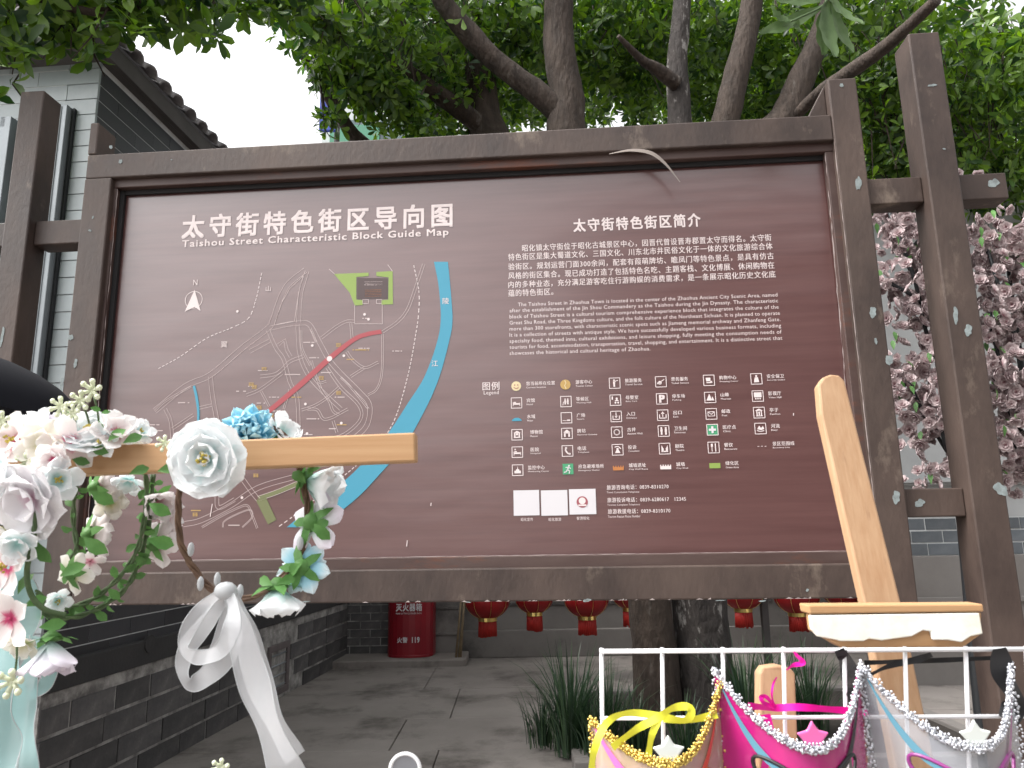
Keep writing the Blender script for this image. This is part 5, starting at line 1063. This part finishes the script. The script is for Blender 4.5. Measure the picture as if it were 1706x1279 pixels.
# --- pink white garland on the bar, with two hanging vines
w1=thing('flower_garland','cream and pink flower garland draped over the left of the crossbar','garland',tuple(P(120,1020,.9)))
def vine(parent,pts,r=.003,leaves=14,seed=1,mat='gvine'):
    random.seed(seed); c=cat([P(*p) for p in pts],8)
    for ph in (0,PI): MB().tube([p+Vector((math.cos(i*.6+ph)*.0018,0,math.sin(i*.6+ph)*.0018)) for i,p in enumerate(c)],r*.7,6).build('vine',M[mat],parent,True)
    for k in range(leaves):
        i=int((k+.5)/leaves*(len(c)-1)); p=c[i]; a=random.uniform(0,6.28); s=random.uniform(.010,.019); d=cam_r*math.cos(a)+cam_u*math.sin(a); z=(-cam_f+cam_r*random.uniform(-.6,.6)+cam_u*random.uniform(-.6,.6)).normalized(); d=(d-z*d.dot(z)).normalized(); x=d.cross(z); mm=Matrix.Identity(4)
        for q in range(3): mm[q][0]=x[q]*s; mm[q][1]=d[q]*s; mm[q][2]=z[q]*s
        inst(LFM['fleaf'],'leaf',parent,Matrix.Translation(p)@mm)
vine(w1,[(135,755,.95),(128,800,.955),(122,860,.96),(128,910,.96),(120,930,.96)],leaves=14,seed=2)
vine(w1,[(240,770,.96),(245,820,.965),(238,880,.965),(222,930,.965),(185,975,.965),(140,1005,.96),(90,1010,.95),(60,985,.94)],leaves=34,seed=3)
vine(w1,[(255,790,.97),(250,860,.975),(232,935,.975),(205,985,.975),(150,1020,.965),(100,1030,.955),(60,1015,.945)],leaves=30,seed=4)
FL=[# px,py,Y,size px,mat,rows,axis,calyx
 (28,735,.90,92,'p_pink',OPEN,(-.2,.4,1),0),(75,742,.885,84,'p_cream',OPEN,(.1,.2,1),0),(118,738,.885,92,'p_pink',ORCH,(.2,-.1,1),0),(150,722,.90,88,'p_white',ROSE,(.1,.8,.6),0),(192,722,.90,78,'p_pink',OPEN,(.5,.6,.5),0),(60,712,.92,70,'p_white',OPEN,(-.2,.8,.6),0),(105,712,.93,80,'p_lilac',OPEN,(0,.9,.4),0),
 (215,735,.93,60,'p_cream',ORCH,(.8,.4,.4),0),(52,830,.87,128,'p_lilac2',BIGW,(-.15,-.25,.9),0),(95,800,.87,74,'p_white',OPEN,(.6,.1,.7),0),(10,795,.87,90,'p_white',OPEN,(-.4,.1,.8),0),(2,880,.88,74,'p_cream',OPEN,(-.2,-.5,.6),0),
 (160,812,.985,86,'p_blush',OPEN,(.4,.0,-.6),1),(150,890,.99,92,'p_blush',OPEN,(.4,-.1,-.6),1),(262,830,.99,80,'p_blush',DROOP,(.4,-.2,.5),1),(258,905,.99,88,'p_blush',OPEN,(.3,-.1,-.7),1),(215,800,.99,60,'p_white',OPEN,(.1,-.5,.5),0),
 (118,955,.92,72,'p_cream',ORCH,(.25,.05,-.8),1),(14,945,.88,88,'p_pink',ORCH,(-.2,.1,.9),0),(85,1068,.90,100,'p_lilac',DROOP,(.15,-.8,.3),1),(18,1030,.88,92,'p_pink',ORCH,(-.1,0,1),0),(95,1000,.92,46,'p_white',OPEN,(.5,-.1,.5),0),(0,975,.9,84,'p_white',OPEN,(-.3,-.2,.6),0),(182,838,.99,60,'p_cream',OPEN,(.5,-.1,.5),0),(275,870,.995,66,'p_blush',OPEN,(.3,-.2,-.5),0),(150,935,.985,54,'p_blush',ORCH,(.2,-.3,.6),0),(135,712,.91,70,'p_lilac2',OPEN,(.1,.7,.6),0),(170,735,.89,58,'p_white',ORCH,(.2,.2,1),0),(90,765,.87,60,'p_pink',OPEN,(.2,-.1,1),0),(30,905,.87,66,'p_white',OPEN,(.2,-.3,.9),0),(232,722,.92,52,'p_white',OPEN,(.6,.6,.4),0),(40,1070,.91,60,'p_cream',OPEN,(0,-.4,.7),0)]
for i,(x,y,Y,s,mt_,rows_,a_,cx) in enumerate(FL): flower(w1,'rose' if rows_ is ROSE else 'flower',P(x,y,Y),ax(*a_),s*PXM*.98,mt_,rows_,'stamen' if i%3==0 else 'none',bool(cx),seed=30+i,roll=i*.7)
random.seed(8)
for x,y,a,s,m_ in ((180,735,.9,.03,'fleaf'),(205,738,.6,.03,'fleaf'),(150,745,-.3,.028,'fleaf'),(150,818,-.5,.038,'calyx'),(140,895,-.6,.042,'calyx'),(248,838,-.5,.036,'calyx'),(245,898,-.2,.04,'calyx'),(100,960,.6,.036,'calyx'),(65,1045,.2,.034,'calyx'),(75,770,-.3,.032,'fleaf'),(95,785,-.8,.032,'calyx'),(85,795,2.5,.026,'calyx'),(120,765,-.2,.026,'fleaf'),(40,1010,.5,.03,'fleaf'),(30,990,1.4,.034,'fleaf'),(150,679,-.2,.016,'calyx'),(168,688,.2,.014,'calyx'),(165,700,-1.2,.016,'calyx'),(108,695,1.4,.014,'calyx'),(215,790,.5,.03,'fleaf'),(262,785,.3,.03,'fleaf'),(60,900,-1.0,.04,'fleaf')): leafpart(w1,x,y,.885,a,s,m_)
for i,(x,y,s) in enumerate(((155,650,.017),(136,668,.016),(102,677,.015),(122,688,.013),(45,772,.016),(72,785,.017),(22,1135,.020),(275,738,.012),(5,700,.014),(368,1276,.014))):
    if x==368: continue
    filler(w1,x,y,.885,s,i)
for a_,b_ in (((155,655),(165,705)),((136,672),(150,710)),((102,680),(105,712)),((122,692),(125,712)),((28,1060),(24,1130)),((60,860),(50,930))): MB().tube([P(a_[0],a_[1],.888),P((a_[0]+b_[0])/2+2,(a_[1]+b_[1])/2,.89),P(b_[0],b_[1],.90)],.0013,5).build('stem',M['gvine'],w1,True)
# thick green stem loop
MB().tube(cat([P(62,850,.875),P(55,900,.875),P(45,950,.88),P(52,990,.885),P(75,1015,.89),P(110,1025,.90)],8),.0032,7).build('stem',M['gvine'],w1,True)
f0=thing('loose_flower','tiny pale star flower on a stem at the bottom edge left of centre','flower',tuple(P(368,1276,.9))); filler(f0,369,1276,.9,.013,5,'blossom'); MB().tube([P(369,1276,.9),P(366,1400,.9)],.0012,5).build('stem',M['gvine'],f0)
# teal organza ribbons bottom left
tr_=thing('teal_ribbon','pale teal organza ribbons trailing down at the lower left','ribbon',tuple(P(20,1150,.92)))
for pts,w in (([(40,900,.93),(20,960,.93),(25,1030,.93),(10,1110,.93),(8,1200,.925),(0,1330,.92)],[.03,.05,.055,.05,.04,.04]),([(60,1060,.925),(48,1110,.925),(40,1180,.92),(48,1240,.92),(40,1330,.92)],[.015,.022,.026,.024,.028]),([(62,1070,.93),(85,1100,.93),(75,1140,.93),(50,1160,.93)],[.01,.016,.016,.01])): ribbon('ribbon_strip',pts,w,M['teal'],parent=tr_,edge=M['organza_edge'])
# umbrella at left
ub=thing('black_umbrella','open black umbrella poking in behind the garland at left','umbrella',(0,0,0)); UY=1.65; tip=P(103,706,UY); uc=Vector((tip.x-.52,UY,tip.z)); ub.location=uc
b=MB(); n=64; m_=10
for j in range(m_+1):
    for k in range(n):
        a=2*PI*k/n; seg=(k%8)/8; sag=1-.055*math.sin(PI*seg); rr=.52*math.sin(j/m_*PI/2*.98)/math.sin(PI/2*.98)*(1-(1-sag)*(j/m_)); zz=.22*math.cos(j/m_*PI/2)+.02*math.sin(PI*seg)*(j/m_)**2
        b.v.append(uc+Vector((math.cos(a)*rr,math.sin(a)*rr,zz)))
for j in range(m_):
    for k in range(n): b.f.append((j*n+k,j*n+(k+1)%n,(j+1)*n+(k+1)%n,(j+1)*n+k))
b.build('canopy',M['umb'],ub,True); MB().tube([uc+Z3*.26,uc-Z3*.6],.007,8).build('shaft',M['alu'],ub,True)
for k in range(8): a=2*PI*k/8; MB().tube([uc+Vector((math.cos(a)*.505*math.sin(j/6*PI/2),math.sin(a)*.505*math.sin(j/6*PI/2),.20*math.cos(j/6*PI/2)-.012)) for j in range(7)],.002,4).build('rib',M['alu'],ub)
# small round lens toy at the bottom
bd=thing('round_badge','small white rimmed round badge at the bottom edge of the photo','badge',tuple(P(675,1290,.9))); bc=P(675,1281,.9); Bm=basis(ax(0,.1,1))
b=MB(); b.tube([bc+(Bm@Vector((math.cos(a)*.0165,math.sin(a)*.0165,0))) for a in [2*PI*k/32 for k in range(33)]],.0022,8,False); b.build('rim',M['wire'],bd,True)
MB().tube([bc-(Bm@Vector((0,0,.003))),bc+(Bm@Vector((0,0,.0005)))],.0160,28).build('disc',MAT('grey_lens',(.30,.31,.34),.15,coat=.8),bd)
text('badge_lettering','W',bc+Vector((-.004,-.003,-.007)),(1,0,0),.008,.007,M['wire'],bd,.03); MB().tube([bc-cam_u*.018,bc-cam_u*.16],.002,6).build('stem',M['wire'],bd)

# ================================================================ ADDED UNSEEN HOUSE (darkens the right side of the sign sheet reflection)
st=thing('added_street_house','dark house added out of view to darken the right of the sign reflection','house',(5.2,-6.5,0))
MB().box((5.2,-7.0,3.2),(10.4,1.0,6.4)).build('wall',M['fascia'],st)
MB().box((5.2,-6.6,6.55),(11.2,2.6,.25)).build('roof',M['roof'],st,bevel=.02)
for x in (1.2,3.4,5.6,7.8): MB().box((x,-6.47,1.3),(1.3,.06,2.4)).build('door',M['frame'],st,bevel=.01); w_=MB().box((x,-6.47,4.2),(1.3,.06,1.4)).build('window',M['alu'],st,bevel=.01); MB().box((x,-6.43,4.2),(1.1,.02,1.2)).build('pane',M['glass'],w_)
